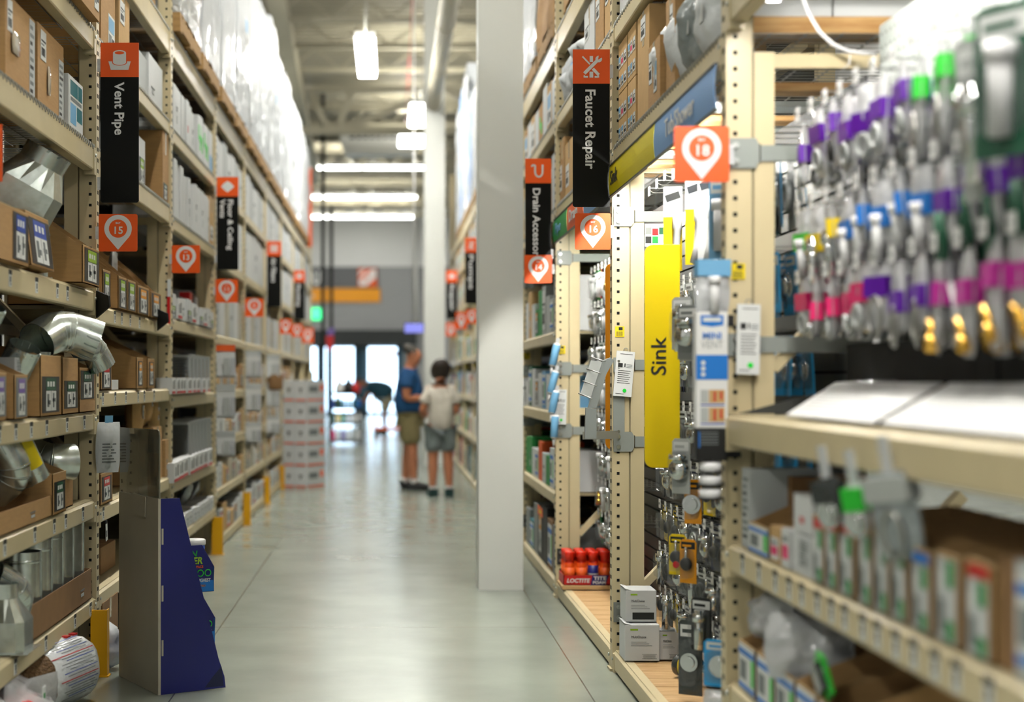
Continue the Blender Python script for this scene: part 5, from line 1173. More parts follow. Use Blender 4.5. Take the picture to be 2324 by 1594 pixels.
# yellow cards and other single pieces low down
for (px, Y, z, w, h, c, kd, yaw, lb) in ((1538, 6.15, .775, .075, .16, 'yellow', 'stopper', .9, 'bright yellow card pack with a rubber stopper and red dot, above the white cartons'), (1562, 6.05, .765, .075, .17, 'amber', 'stopper', .8, 'yellow edged card pack beside the red dotted one'),
                                    (1573, 6.0, 1.0, .07, .17, 'amber', 'disc', 1.0, 'amber card pack with a round black label under the clip strip'), (1636, 5.3, .50, .12, .16, 'blue_sky', 'disc', 1.05, 'bright blue card pack beside the foot of the nearest upright'),
                                    (1567, 6.25, .42, .10, .30, 'bag_dark', 'disc', 1.0, 'large dark flat pack hanging down to the plank deck'), (1592, 5.9, .56, .09, .2, 'black', 'chrometube', .8, 'black pack with chrome tubes above the large dark flat pack')):
    t = card_pack(lb, (wx(px, Y), Y, z), (0, 0, PI + yaw), w, h, c, kd, 1.1)
    if 'red dot' in lb and c == 'yellow': obj('red_dot', MB().cyl((.041, .015, -h * .72), (.043, .015, -h * .72), .014, 'red', 14), t)
# white valve cartons on the plank deck
def valve_box(label, px0, px1, Y, z, h, d=.17, label_dark=False):
    x0, x1 = wx(px0, Y), wx(px1, Y); w = x1 - x0
    t = thing('valve_carton', label, 'carton', ((x0 + x1) / 2, Y, z)); obj('body', MB().box(-w / 2, w / 2, 0, d, 0, h, 'card_white'), t, bevel=.003)
    text('MultiChoice', .016, 'ink', t, (-w * .10, -.0006, h * .66), fit=w * .42, bold=.0)
    b = MB()
    for k in range(3): b.box(-w * .32, w * (.12 + .08 * k), -.0008, 0, h * (.52 - .05 * k), h * (.53 - .05 * k), 'ink_grey')
    if label_dark: b.box(-w * .28, w * .42, -.0008, 0, h * .08, h * .30, 'ink')
    else:
        b.box(w * .0, w * .42, -.0008, 0, h * .18, h * .19, 'ink_grey').box(w * .0, w * .42, -.0008, 0, h * .06, h * .07, 'ink_grey')
        for k in range(3): b.box(w * .03, w * .38, -.0008, 0, h * (.085 + .03 * k), h * (.095 + .03 * k), 'ink_grey')
    b.box(-w * .34, -w * .12, -.0008, 0, h * .84, h * .89, 'green_lime'); obj('print', b, t)
    obj('lid_flap', MB().cbox((-w * .42, d / 2, h + .003), (w * .2, d, .002), 'card_white', Euler((0, .25, 0))), t)
    return t
valve_box('lower white valve carton standing on the plank deck by the bay 16 upright', 1418, 1497, 7.09, .105, .165)
valve_box('upper white valve carton with black panel stacked on the lower one', 1420, 1490, 7.14, .275, .145, label_dark=True)
valve_box('grey white valve carton lying behind the two stacked ones', 1497, 1541, 7.12, .105, .13, .12)
t = thing('canister', 'dark canister with yellow label lying on the plank deck behind the white cartons', 'canister', (1.285, 6.72, .150), (PI / 2, 0, .9)); obj('body', MB().lathe([(.04, -.06), (.045, -.05), (.045, .05), (.03, .065), (.02, .07)], 'bag_dark', 18), t); obj('label', MB().lathe([(.0455, -.03), (.0455, .01)], 'yellow_tag', 18), t)
t = thing('chrome_valve', 'ribbed clear and chrome knob standing by the canister on the plank deck', 'valve', (1.35, 6.48, .103)); obj('knob', MB().tube([(0, 0, 0), (0, 0, .03), (0, 0, .09), (0, 0, .12)], [.03, .05, .05, .03], 'chrome', 20, mod=lambda i, j: 1 + (.06 if j % 2 else -.06)), t); obj('stem', MB().cyl((0, 0, .12), (0, 0, .16), .012, 'chrome'), t)
t = thing('chrome_bowl', 'round clear and chrome cup lying behind the large dark flat pack', 'cup', (1.36, 6.10, .15)); obj('bowl', MB().ball((0, 0, 0), (.06, .06, .045), 'chrome', 16, 10), t)
t = thing('hanger_bag', 'blue and white plastic bag standing low beside the foot of the nearest upright', 'bag', (wx(1632, 5.12), 5.12, .105), (0, 0, PI + 1.2)); obj('film_body', MB().pillow(.11, .26, .05, 'film_milky', 8, 10, .4, 3), t); obj('inner_card', MB().cbox((0, 0, .12), (.01, .09, .2), 'blue_light'), t); obj('print', MB().cbox((.006, 0, .10), (.002, .07, .05), 'blue'), t)
t = thing('photo_card', 'small photo sheet fixed inside the bay 16 upright above the yellow sign', 'photo sheet', (wx(1487, 6.9), 6.9, wz(560, 6.9)))
obj('sheet', MB().box(-.045, .045, 0, .002, 0, .10, 'paper'), t); b = MB()
for k, (x, z, m) in enumerate(((-.03, .07, 'grey'), (.0, .065, 'red'), (.03, .07, 'green_dark'), (-.03, .03, 'ink'), (.0, .03, 'green'), (.03, .03, 'grey_light'))): b.box(x - .013, x + .013, -.001, 0, z - .015, z + .015, m)
obj('pictures', b, t)
# divider signs and header strips
def divider(label, cat, x0, x1, Y, z0, z1, m, words=None):
    t = thing('divider_sign', label, cat, (x0, Y, z0)); w = x1 - x0; h = z1 - z0; r = .035; P = []
    for (cx, cz, a0) in ((r, r, PI), (w, 0, None), (w, h, None), (r, h - r, PI / 2)):
        if a0 is None: P.append((cx, cz))
        else: P += [(cx + r * math.cos(a0 + PI / 2 * k / 6), cz + r * math.sin(a0 + PI / 2 * k / 6)) for k in range(7)]
    obj('panel', MB().prism(P, 0, .004, m), t, bevel=.001)
    if words: text(words, .085, 'ink', t, (w * .42, -.001, h * .497), spin=PI / 2, bold=.01, fit=.152)
    obj('mount_tab', MB().box(w - .002, w + .30, .0, .004, h * .5 - .02, h * .5 + .02, 'zinc'), t)
divider('tall yellow divider sign reading Sink in the bay between signs 18 and 16', 'sign', wx(1463, 6.2), wx(1543, 6.2), 6.2, wz(1062, 6.2), wz(555, 6.2), 'yellow', 'Sink')
divider('tall orange divider sign seen edge on behind the bay 16 upright', 'sign', wx(1374, 7.72), wx(1374, 7.72) + .145, 7.72, wz(1021, 7.72), wz(598, 7.72), 'orange_panel')
def header(label, Y0, Y1, m, words, wm, yc, ln):
    t = thing('header_strip', label, 'header sign', (RX - .012, (Y0 + Y1) / 2, 2.252)); L = Y1 - Y0
    b = MB(); n = 8
    pr = [(-.004 - .006 * math.sin(PI * k / n), .14 * k / n) for k in range(n + 1)]
    b.prism(pr + [(p[0] + .003, p[1]) for p in pr[::-1]], -L / 2, L / 2, m, 'y'); obj('strip', b, t)
    obj('mount_channel', MB().box(-.008, .004, -L / 2, L / 2, -.006, 0, 'dark_steel').box(-.008, .004, -L / 2, L / 2, .14, .146, 'dark_steel'), t)
    if words: text(words, .095, wm, t, (-.0125, yc - (Y0 + Y1) / 2, .07), '-x', fit=ln)
header('blue header strip reading Tub/Shower under the upper shelf of the bay 18 side', 4.98, 6.12, 'blue_header', 'Tub/Shower', 'sign_white', 5.58, .56)
header('yellow header strip reading Sink under the upper shelf next to the Faucet Repair sign', 6.122, 7.38, 'yellow_header', 'Sink', 'ink', 7.20, .22)
header('green header strip under the shelf between the bay 16 and bay 14 signs', 9.15, 9.90, 'green', 'Pipe', 'blue_light', 9.6, .3)
header('orange header strip between the green and the blue one beyond bay 16', 8.36, 9.145, 'orange_print', 'Drain', 'sign_white', 8.8, .4)
header('blue header strip just behind the Faucet Repair sign', 7.50, 8.355, 'blue_header', 'Valves', 'sign_white', 8.05, .4)
header('dark red header strip beyond the bay 14 sign', 10.02, 12.3, 'card_dark', None, '', 0, 0)
# price booklets hanging on the uprights
def booklet(label, x0, x1, y0, y1, Y, tilt=0.):
    w = (x1 - x0) * Y / F; h = (y1 - y0) * Y / F
    t = thing('price_booklet', label, 'price booklet', (wx((x0 + x1) / 2, Y), Y, wz(y1, Y)), (-.05, tilt, 0))
    obj('pages', MB().box(-w / 2, w / 2, 0, .016, 0, h, 'card_grey').box(-w / 2 - .002, w / 2 + .002, -.002, 0, 0, h, 'paper'), t); b = MB()
    b.box(-w * .3, w * .4, -.003, -.002, h * .93, h * .94, 'ink').box(-w * .38, -w * .12, -.003, -.002, h * .64, h * .73, 'ink').box(-w * .02, w * .04, -.003, -.002, h * .65, h * .73, 'ink')
    for k in range(7): b.box(-w * .36, w * (.36 - .05 * (k % 3)), -.003, -.002, h * (.56 - .045 * k), h * (.57 - .045 * k), 'ink')
    for k in range(3): b.box(w * .1, w * .42, -.003, -.002, h * (.70 - .03 * k), h * (.71 - .03 * k), 'ink_grey')
    b.box(-w * .4, w * .05, -.003, -.002, h * .05, h * .06, 'ink'); obj('print', b, t)
    obj('green_dot', MB().cyl((w * .0 + w * .1, -.0038, h * .13), (w * .1, -.002, h * .13), .009, 'green_dot', 14), t)
    obj('hang_ring', MB().tube([(.01 * math.cos(a), .004, h + .006 + .01 * math.sin(a)) for a in [2 * PI * k / 12 for k in range(12)]], .0015, 'zinc', 5, closed=True), t)
booklet('grey price booklet with green dot on the bay 16 upright', 1392, 1432, 797, 900, 7.39, .09)
booklet('grey price booklet with green dot on the nearest upright', 1672, 1722, 690, 850, 4.87, .03)
booklet('grey price booklet with green dot on the bay 14 upright', 1257, 1284, 884, 964, 9.90, .03)
booklet('grey price booklet half hidden behind the white column', 1187, 1202, 858, 932, 12.40, .0)
single('grey_backplate', 'flat grey plate below the price booklet on the bay 16 upright', 'plate', MB().box(0, .054, -.004, -.0015, 0, .24, 'grey_arm').cyl((.026, -.008, .05), (.026, -.004, .05), .006, 'steel_bolt', 8), (RX + .004, 7.408, 1.09))
# grey strip hanger with wire rungs
Y = 7.36; t = thing('strip_hanger', 'grey plastic strip hanger with wire rungs jutting left from the bay 16 upright', 'strip hanger', (wx(1386, Y), Y, wz(1000, Y)))
P = lambda px, py: (wx(px, Y) - wx(1386, Y), 0, wz(py, Y) - wz(1000, Y))
def quad(b, pts, m, th=.006):
    b.prism([(P(*q)[0], P(*q)[2]) for q in pts], -th, 0, m); return b
obj('upper_arm', quad(MB(), [(1384, 812), (1392, 818), (1374, 850), (1352, 926), (1333, 926), (1360, 840), (1368, 818)], 'grey_plastic', .03), t)
obj('strip', quad(MB(), [(1341, 818), (1366, 822), (1343, 905), (1316, 898)], 'grey_light'), t)
for k, (a, c) in enumerate((((1340, 811), (1371, 821)), ((1331, 837), (1360, 848)), ((1322, 865), (1351, 876)), ((1313, 893), (1341, 905)))):
    obj('rung', MB().tube([P(*a), Vector(P(*c)) + Vector((0, -.05, 0))], .003, 'zinc', 6), t)
obj('lower_box', quad(MB(), [(1328, 926), (1352, 928), (1352, 996), (1326, 996)], 'grey_plastic', .03), t)
obj('metal_arm', quad(MB(), [(1322, 980), (1402, 978), (1404, 996), (1322, 998)], 'zinc', .01), t)
# clip strip with mini vent cartons on the nearest upright
Y = 4.86; s = F / Y; x0, x1 = wx(1580, Y), wx(1652, Y); w = x1 - x0; xc = (x0 + x1) / 2; zq = lambda py: wz(py, Y)
t = thing('clip_strip', 'black clip strip fixed to the nearest upright, carrying the blue and white cartons', 'clip strip', (xc, Y, zq(1130))); zb_ = zq(1130)
obj('spine', MB().box(-.012, .012, .06, .064, 0, zq(620) - zb_, 'black'), t)
for (a, c) in ((714, 740), (1010, 1040)): obj('clip_arm', MB().box(w / 2 - .01, wx(1688 if a > 900 else 1672, Y) - xc, .036, .05, zq(c) - zb_, zq(a) - zb_, 'black'), t)
t = thing('vent_carton', 'blue and white carton reading MINI VENT on the clip strip', 'carton', (xc, Y, zq(972))); h = zq(708) - zq(972)
obj('body', MB().box(-w / 2, w / 2, 0, .055, 0, h, 'white'), t, bevel=.002); q = lambda py: zq(py) - zq(972); b = MB()
sh = MB().prism([(-w * .36, q(738)), (0, q(742)), (w * .36, q(738)), (w * .36, q(716)), (-w * .36, q(716))], -.0008, 0, 'blue_print').box(-w * .28, w * .28, -.0014, -.0008, q(730), q(721), 'paper'); obj('shield_print', sh, t); b.box(-w / 2, w / 2, -.0008, 0, q(862), q(806), 'blue_print')
for k in range(3): b.cyl((-w * .28, -.0016, q(824 + 13 * k)), (-w * .28, -.0008, q(824 + 13 * k)), .007, 'paper', 12)
pics = []
for (a, c) in ((885, 915), (925, 958)): pics.append(MB().box(-w * .36, -w * .12, -.0008, 0, q(c), q(a), 'grey_light').box(-w * .1, w * .40, -.0008, 0, q(c), q(a), 'card_light').box(-w * .36, w * .40, -.0008, 0, q(c + 6), q(c + 3), 'blue').box(w * .05, w * .12, -.0016, -.0008, q(c - 3), q(a + 4), 'red').box(w * .25, w * .32, -.0016, -.0008, q(c - 8), q(a + 4), 'red'))
obj('print', b, t)
for b in pics: obj('instruction_picture', b, t)
text('MINI', .028, 'blue_print', t, (0, -.001, q(763)), bold=.02, fit=w * .58); text('VENT', .034, 'grey_light', t, (0, -.001, q(783)), bold=0, fit=w * .7)
t = thing('vent_carton', 'black carton hanging right below the MINI VENT carton', 'carton', (xc, Y, zq(1046))); h = zq(973) - zq(1046)
obj('body', MB().box(-w / 2, w / 2, 0, .055, 0, h, 'black'), t, bevel=.002); obj('print', (lambda b: [b.box(-w * .36, w * .2, -.0008, 0, h * (.5 + .09 * k), h * (.53 + .09 * k), 'ink_grey') for k in range(5)] and b)(MB().box(-w * .42, -w * .38, -.0008, 0, h * .4, h * .9, 'blue_print')), t)
for k in range(3):
    t = thing('white_valve', 'white plastic valve on the clip strip below the black carton, %s of three' % ('top', 'middle', 'bottom')[k], 'valve', (xc, Y + .027, zq(1076 + 30 * k))); obj('body', MB().lathe([(.018, 0), (.034, .003), (.036, .03), (.028, .036)], 'white_plastic', 18), t); obj('hang_ring', MB().lathe([(.037, .0), (.038, .004), (.037, .008)], 'black', 18), t)
t = bag_pack('clear bag with a blue header above the MINI VENT carton', (xc + .005, Y + .02, zq(612)), (0, 0, -PI / 2 + .15), .115, .135, 'blue_light', 'tube', 'film_milky', -.03)
# ---------------------------------------------------------------- bay between signs 16 and 14
KIND3 = [('green_dark', 'tube', 'dark green'), ('paper', 'tube', 'white'), ('grey_light', 'chrometube', 'grey'), ('green', 'ring', 'green'), ('paper', 'brass', 'white'), ('grey', 'strainer', 'grey'), ('red', 'tube', 'red'), ('paper', 'hose', 'white')]
rows3 = ((2.06, 'top'), (1.84, 'second'), (1.62, 'third'), (1.40, 'fourth'), (1.18, 'fifth'), (.98, 'sixth'), (.78, 'seventh'), (.58, 'eighth')); protos3 = {}
for zi, (z, rn) in enumerate(rows3):
    for i in range(9):
        y = 9.78 - .16 * i
        if zi > 4 and i < 2: continue
        dup(hk0, (XB - .002, y, z), (0, 0, PI), 'wire hook with white tag, %s from the bay 14 upright, %s row' % (SPOT(i), rn), scale=(.82, 1, 1))
        c, kd, nm = KIND3[(i * 3 + zi * 5 + (i * zi) % 4) % 8]; key = (c, kd); lb = '%s pack on the %s hook from the bay 14 upright, %s row' % (nm, SPOT(i), rn); gp = 'packs on the %s hook of the %s row by the bay 14 upright' % (SPOT(i), rn)
        if key in protos3: p = dup(protos3[key], (0, 0, 0), None, lb, gp)
        else: p = protos3[key] = card_pack(lb, (0, 0, 0), None, .105, .185, c, kd, 1.2, gp)
        stack_on(p, XB - .82 * (XP - XT), y, z, 1, .07, .3)
# spray foam cans in a printed tray
Y = 9.52; s = F / Y; tx0 = wx(1279, Y); tw = .300
def tray(label, x0, zt):
    t = thing('can_tray', label, 'tray', (x0, Y, zt)); d = .26
    b = MB().box(0, tw, 0, d, 0, .004, 'red').box(0, tw, 0, .004, 0, .060, 'red').box(0, tw, d - .004, d, 0, .06, 'red').box(0, .004, 0, d, 0, .06, 'red').box(tw - .004, tw, 0, d, 0, .06, 'red'); obj('box', b, t)
    obj('blue_panel', MB().prism([(.165, 0), (.255, 0), (.275, .06), (.175, .06)], -.002, 0, 'navy'), t)
    text('LOCTITE', .034, 'sign_white', t, (.088, -.003, .027), bold=.03, fit=.142, shear=.2); text('TITE', .030, 'sign_white', t, (.222, -.003, .042), bold=.03, fit=.078); text('FOAM', .024, 'sign_white', t, (.218, -.003, .016), bold=.03, fit=.078)
    return t
dz = .106
single('tray_board', 'short wooden board under the red can trays on the plank deck', 'board', MB().box(0, .62, -.02, .30, 0, .022, 'wood_deck'), (tx0 - .01, Y, dz))
dz += .0235
tray('red printed tray of spray foam cans, left one', tx0, dz); tray('red printed tray of spray foam cans, right one half behind the bay 16 upright', tx0 + .306, dz)
can0 = None
for ti, xo in enumerate((tx0, tx0 + .306)):
    for j in range(3):
        for i in range(4):
            lb = '%s foam can, %s from left, %s row of the %s tray' % ('striped black and blue' if (ti, j, i) == (0, 0, 2) else 'red', SPOT(i), ('front', 'middle', 'back')[j], ('left', 'right')[ti])
            loc = (xo + .041 + .0725 * i, Y + .044 + .084 * j, dz + .0045)
            if can0 is None:
                can0 = t = thing('foam_can', lb, 'spray can', loc)
                obj('can_body', MB().lathe([(.031, 0), (.0325, .004), (.0325, .128), (.028, .140)], None, 16, ms=['red_can', 'orange_can', 'red_can', 'red_can']), t)
                obj('cap', MB().lathe([(.0325, .138), (.0325, .19), (.030, .198)], 'red_can', 16), t); obj('label', MB().lathe([(.0328, .02), (.0328, .10)], 'orange_print', 16), t)
            else:
                c = dup(can0, loc, (0, 0, R.uniform(0, 6)), lb)
                if (ti, j, i) == (0, 0, 2):
                    obj('dark_band', MB().lathe([(.0331, .02), (.0331, .06), (.0331, .065), (.0331, .115)], None, 16, ms=['ink_grey', 'paper', 'navy']), c)
t = thing('bag_roll', 'clump of clear bags behind the red can trays, by the bay 16 upright', 'bag', (1.38, 9.25, dz + .003)); obj('film_body', MB().pillow(.2, .26, .12, 'film_milky', 8, 10, .5, 3), t); obj('inner_roll', MB().ball((0, 0, .13), (.03, .06, .10), 'grey_light'), t)
# blue and white tubes on a strip at the bay 14 upright
for k, (px, py, a) in enumerate(((1245, 776, .22), (1240, 838, .25), (1244, 884, .20), (1252, 940, .06))):
    Y = 9.86 - .01 * k; t = thing('sealant_tube', 'blue and white tube hanging on the bay 14 upright, %s from the top' % SPOT(k), 'tube', (wx(px + 4, Y), Y, wz(py + 74, Y)), (0, a, 0))
    obj('tube_body', MB().lathe([(.014, .05), (.024, .06), (.024, .19), (.018, .2)], None, 14, ms=['white_plastic', 'blue_light', 'white_plastic']), t); obj('hang_tab', MB().box(-.012, .012, -.001, .001, .2, .235, 'film_milky'), t); obj('nozzle', MB().lathe([(.004, 0), (.01, .05)], 'white_plastic', 10), t)
# ---------------------------------------------------------------- goods above on the right rack
Z = 2.494
for k, (c, r_) in enumerate(((1405, 0), (1405, 1), (1425, 0), (1425, 1))):
    y1 = yr(1399 if c == 1405 else 1420); y0 = yr(1418 if c == 1405 else 1438)
    carton(1, X1 + .01, y0, y1, Z + r_ * .235, .23, .4, 'amber carton with many small labels, %s of the %s pile above the Sink strip' % (('bottom', 'top')[r_], ('left', 'right')[c == 1425]), 'card_light', [('blue_label', .05, .28, .1, .32), ('blue_label', .38, .6, .1, .32), ('ship', .7, .95, .1, .32), ('blue_label', .05, .28, .5, .75), ('pinkbox', .38, .6, .5, .75), ('ship', .7, .95, .5, .75)], tape=False)
carton(1, X1 + .01, yr(1468), yr(1442), Z, .46, .35, 'tall amber carton right of the labelled amber piles', 'card_light', [('ship', .3, .7, .75, .95)])
carton(1, X1 + .0, yr(1498), yr(1471), Z, .26, .3, 'brown carton with white labels right of the tall amber one', 'card', [('ship', .1, .35, .4, .9), ('blue_label', .5, .75, .2, .7)])
carton(1, X1 + .02, yr(1520), yr(1500), Z, .38, .35, 'brown carton at the middle of the shelf above the Tub/Shower strip', 'card', [('ship', .5, .8, .6, .9)])
for k, (p0, p1, h, m) in enumerate(((1532, 1552, .34, 'bag_white'), (1556, 1588, .36, 'bag_white'), (1590, 1625, .36, 'bag_grey'), (1630, 1652, .33, 'bag_white'))):
    ya, yb_ = yr(p1, X1 + .1), yr(p0, X1 + .1); t = thing('plastic_sack', '%s plastic sack standing above the Tub/Shower strip, %s from the left' % ('grey' if m == 'bag_grey' else 'white', SPOT(k)), 'sack', (X1 + .1, (ya + yb_) / 2, Z + .002), (0, 0, PI)); obj('sack_body', MB().pillow(yb_ - ya, h, .18, m, 10, 12, .3, k), t); obj('printed_label', MB().cbox((.085, .02, h * .5), (.004, .08, .06), 'paper'), t)
Z = 3.074
for k, (p0, p1, h, st) in enumerate(((1396, 1425, .30, 'card_white'), (1428, 1450, .35, 'card_light'), (1452, 1475, .36, 'card'), (1478, 1510, .35, 'card_white'), (1515, 1560, .36, 'card_light'), (1565, 1620, .35, 'card_grey'))):
    carton(1, X1 + .02, yr(p1), yr(p0), Z, h, .4, '%s carton, %s from the left, upper goods shelf of bay 18' % ({'card_white': 'white', 'card_light': 'light brown', 'card': 'brown', 'card_grey': 'grey'}[st], SPOT(k)), st, [('blue_label', .2, .6, .3, .7)], tape=False)
# bay 16-14 upper shelves
Z = 2.494
for k, (p0, p1, h, st) in enumerate(((1260, 1277, .40, 'card'), (1279, 1297, .33, 'card_light'), (1300, 1325, .42, 'card_white'), (1328, 1352, .36, 'card'), (1355, 1380, .4, 'card_light'))):
    carton(1, X1 + .01, yr(p1), yr(p0), Z, h, .4, '%s carton, %s from the left behind the Faucet Repair sign, lower shelf' % ({'card_white': 'white', 'card_light': 'light brown', 'card': 'brown'}[st], SPOT(k)), st, [('ship', .1, .5, .2, .6)])
Z = 3.074
for k, (p0, p1, h, m) in enumerate(((1270, 1280, .34, 'wrap_white'), (1281, 1297, .35, 'wrap_white'), (1299, 1318, .34, 'bag_white'))):
    ya, yb_ = yr(p1), yr(p0); t = thing('plastic_sack', 'white plastic sack, %s from the left on the shelf above the Drain Accessories sign' % SPOT(k), 'sack', (X1 + .12, (ya + yb_) / 2, Z + .002), (0, 0, PI)); obj('sack_body', MB().pillow(yb_ - ya, h, .22, m, 10, 12, .35, k + 5), t); obj('printed_label', MB().cbox((.10, .02, h * .5), (.004, .08, .07), 'blue_light'), t)
for k, (p0, p1, h, st) in enumerate(((1322, 1345, .34, 'card_white'), (1347, 1366, .36, 'card'), (1368, 1384, .36, 'card_light'))):
    carton(1, X1 + .01, yr(p1), yr(p0), Z, h, .4, '%s carton, %s from the left above the Faucet Repair sign' % ({'card_white': 'white', 'card_light': 'light brown', 'card': 'brown'}[st], SPOT(k)), st, [('ship', .1, .5, .5, .8)])
# bay 12 and farther on the right
for i in range(2, 9):
    for (z, h, n, sty, lb) in ((3.074, .36, 8, ('card_white', 'card_light', 'card_white', 'card'), 'second'), (2.494, .42, 8, ('card_white', 'card', 'card_white', 'card_light'), 'third')):
        for k in range(n):
            ya = QY[i] + .1 + 2.38 * k / n
            carton(1, X1, ya, ya + 2.38 / n - .012, z, h * R.uniform(.7, 1), .4, 'carton on the %s shelf of right bay %s beyond the column' % (lb, bays_r[i]), sty[k % len(sty)], [(('print_green', 'blue_label', 'ship')[k % 3], .1, .9, .1, .8)] if k % 2 else N, tape=False, group='cartons, %s shelf of right bay %s' % (lb, bays_r[i]), name='storage_box', cat='box')
    for (z, hb) in ((1.70, .08), (1.18, .08), (.66, .08)):
        shelf(1, QY[i], QY[i] + 2.5125, z, hb, 'tan goods shelf of right rack bay %s at height %s' % (bays_r[i], {1.70: 'of the bay signs', 1.18: 'of the counters', .66: 'of the knees'}[z]), 'panel')
    for (z, h, n, nm, sty) in ((1.703, .36, 9, 'upper', ('card_white', 'green', 'card_light', 'grey_light')), (1.183, .34, 9, 'middle', ('paper', 'green_dark', 'card_white', 'blue_light', 'red')), (.663, .34, 9, 'lower', ('paper', 'card_white', 'green', 'paper', 'orange_print')), (.104, .42, 7, 'bottom', ('ink', 'card_dark', 'red', 'grey', 'teal'))):
        for k in range(n):
            ya = QY[i] + .1 + 2.38 * k / n
            carton(1, X1 + .01, ya, ya + 2.38 / n - .02, z, h * R.uniform(.5, 1), .3, 'small box on the %s shelf of right bay %s beyond the column' % (nm, bays_r[i]), R.choice(sty), [(R.choice(('ship', 'bluestripe', 'amber', 'print_grey')), .1, .9, .1, .9)] if k % 2 else N, tape=False, group='small boxes, %s shelf of right bay %s' % (nm, bays_r[i]), name='goods_box', cat='box')
t = thing('shelf_talker', 'small orange shelf sign right of the foot of the white column', 'sign', (RX - .012, ydep(1227, RX - .01), wz(1159, 10.9))); obj('card', MB().box(-.003, 0, -.17, .17, -.03, .03, 'orange'), t); obj('print', MB().box(-.004, -.003, -.10, .08, -.012, .010, 'yellow'), t)
k = 0
for i in (2, 3, 4, 5, 6, 7):
    for q in (0, 1):
        y = QY[i] + .1 + .6 + q * 1.22
        pallet((RX + .50, y, 3.606), 1.12, 1.0, 'wooden pallet under the %s load on the top beam of right bay %s' % (('near', 'far')[q], bays_r[i]), None)
        load((RX + .49, y, 3.728), 1.08, .98, (1.5, 1.6, 1.5, 1.7, 1.4, 1.6, 1.5, 1.3, 1.4, 2.0, 1.9, 1.8)[k], '%s pallet load on the top beam of right bay %s' % (('brown carton' if k == 0 else 'near wrapped', 'far wrapped')[q] if k < 2 else ('near wrapped', 'far wrapped')[q], bays_r[i]), 'card' if k == 0 else 'blue_wrap' if k in (8, 10) else 'wrap_white', 'card', k + 1)
        k += 1
pallet((RX + .50, 8.95, 3.606), 1.1, 1.0, 'wooden pallet on the top beam between signs 16 and 14', None)
load((RX + .50, 8.95, 3.728), 1.05, .95, .8, 'white load on the top beam between signs 16 and 14', 'card_white', 'card_white', 7)
# seen through the nearest upright: plank edges, white cartons and cable under the upper deck
single('deck_plank', 'pine plank lying across the shelf beams just behind the nearest upright', 'plank', MB().box(0, .92, 0, .14, 0, .055, 'wood'), (RX + .07, 5.02, 2.499))
single('deck_plank', 'lower pine plank under the white cartons behind the nearest upright', 'plank', MB().box(0, .92, 0, .10, 0, .03, 'wood'), (RX + .07, 5.3, 2.366))
for k in range(6): single('deck_plank', 'pine board under the wire deck behind the nearest upright, %s from it' % SPOT(k), 'plank', MB().box(0, .9, 0, .12, 0, .02, 'wood' if k % 2 else 'slat_grey'), (RX + .07, 5.62 + .3 * k, 2.368))
for k, (xa, xb_) in enumerate(((.10, .37), (.375, .93))):
    t = thing('carton', 'white carton on the pine plank above the nearest upright, %s of two' % ('left', 'right')[k], 'carton', (RX + (xa + xb_) / 2, 5.03, 2.556)); ww = xb_ - xa; obj('body', MB().box(-ww / 2, ww / 2, 0, .4, 0, .3, 'card_white'), t, bevel=.004); obj('tape', MB().box(-ww / 2, ww / 2, -.001, 0, .12, .16, 'tape_clear'), t)
t = thing('cable', 'thin white cable drooping from above to the back panel by the nearest upright', 'cable', (0, 0, 0)); Y = 4.83
obj('cord', MB().tube([(wx(a, Y), Y, wz(c, Y)) for a, c in ((1812, -60), (1820, -10), (1836, 30), (1860, 72), (1890, 100), (1925, 116), (1960, 121), (1992, 121))], .006, 'white_plastic', 8), t); obj('cable_tie', MB().tube([(wx(1930, Y), Y, wz(118, Y)), (wx(1928, Y), Y, wz(145, Y)), (wx(1912, Y), Y, wz(158, Y))], .0015, 'white_plastic', 5), t)
# ================================================================ cardboard display stand on the left
P1, P2, P3 = Vector((-1.282, 7.284, 0)), Vector((-1.006, 6.847, 0)), Vector((-.737, 6.996, 0))
a_ = math.atan2(P3.y - P2.y, P3.x - P2.x)        # local +X runs along the blue side, local +Y runs back along the board
t = thing('display_stand', 'cardboard floor display with cream back board and navy blue side panel', 'display stand', P2, (0, 0, a_))
W = (P3 - P2).length; Dp = (P1 - P2).length
obj('back_board', MB().box(-.012, 0, .0, Dp, 0, .862, 'cream_board'), t)
obj('header_card', MB().prism([(.0, .86), (Dp, .86), (Dp, 1.162), (.02, 1.165), (.006, 1.158), (0, 1.14)], -.008, -.002, 'acrylic', 'x'), t)
hp = MB()
for (v0, v1, z0, z1, m) in ((.12, .19, 1.02, 1.09, 'teal'), (.09, .13, .96, 1.13, 'navy'), (.16, .2, .95, 1.03, 'teal'), (.05, .12, .915, .955, 'ink'), (.2, .26, .95, .99, 'ink')): hp.box(-.001, .001, v0, v1, z0, z1, m)
obj('header_print', hp, t)
obj('tuck_flap', MB().cbox((-.018, .22, .82), (.004, .15, .09), 'cream_board', Euler((.06, 0, 0))), t)
side = [(0, 0), (W, .004), (W - .006, .055), (W - .035, .14), (.088, .862), (0, .862)]
obj('side_panel', MB().prism(side, 0, .006, 'navy', 'y', 'cream_board'), t)
obj('side_panel', MB().prism(side, Dp - .006, Dp, 'navy', 'y', 'cream_board'), t)
for z in (.66, .41, .17): obj('tab_slot', MB().box(.004, .012, -.001, .0, z, z + .07, 'cream_board'), t)
obj('edge_scuff', MB().prism([(W - .10, .012), (W - .01, .012), (W - .02, .10), (W - .06, .06)], -.0008, 0, 'navy_dark'), t)
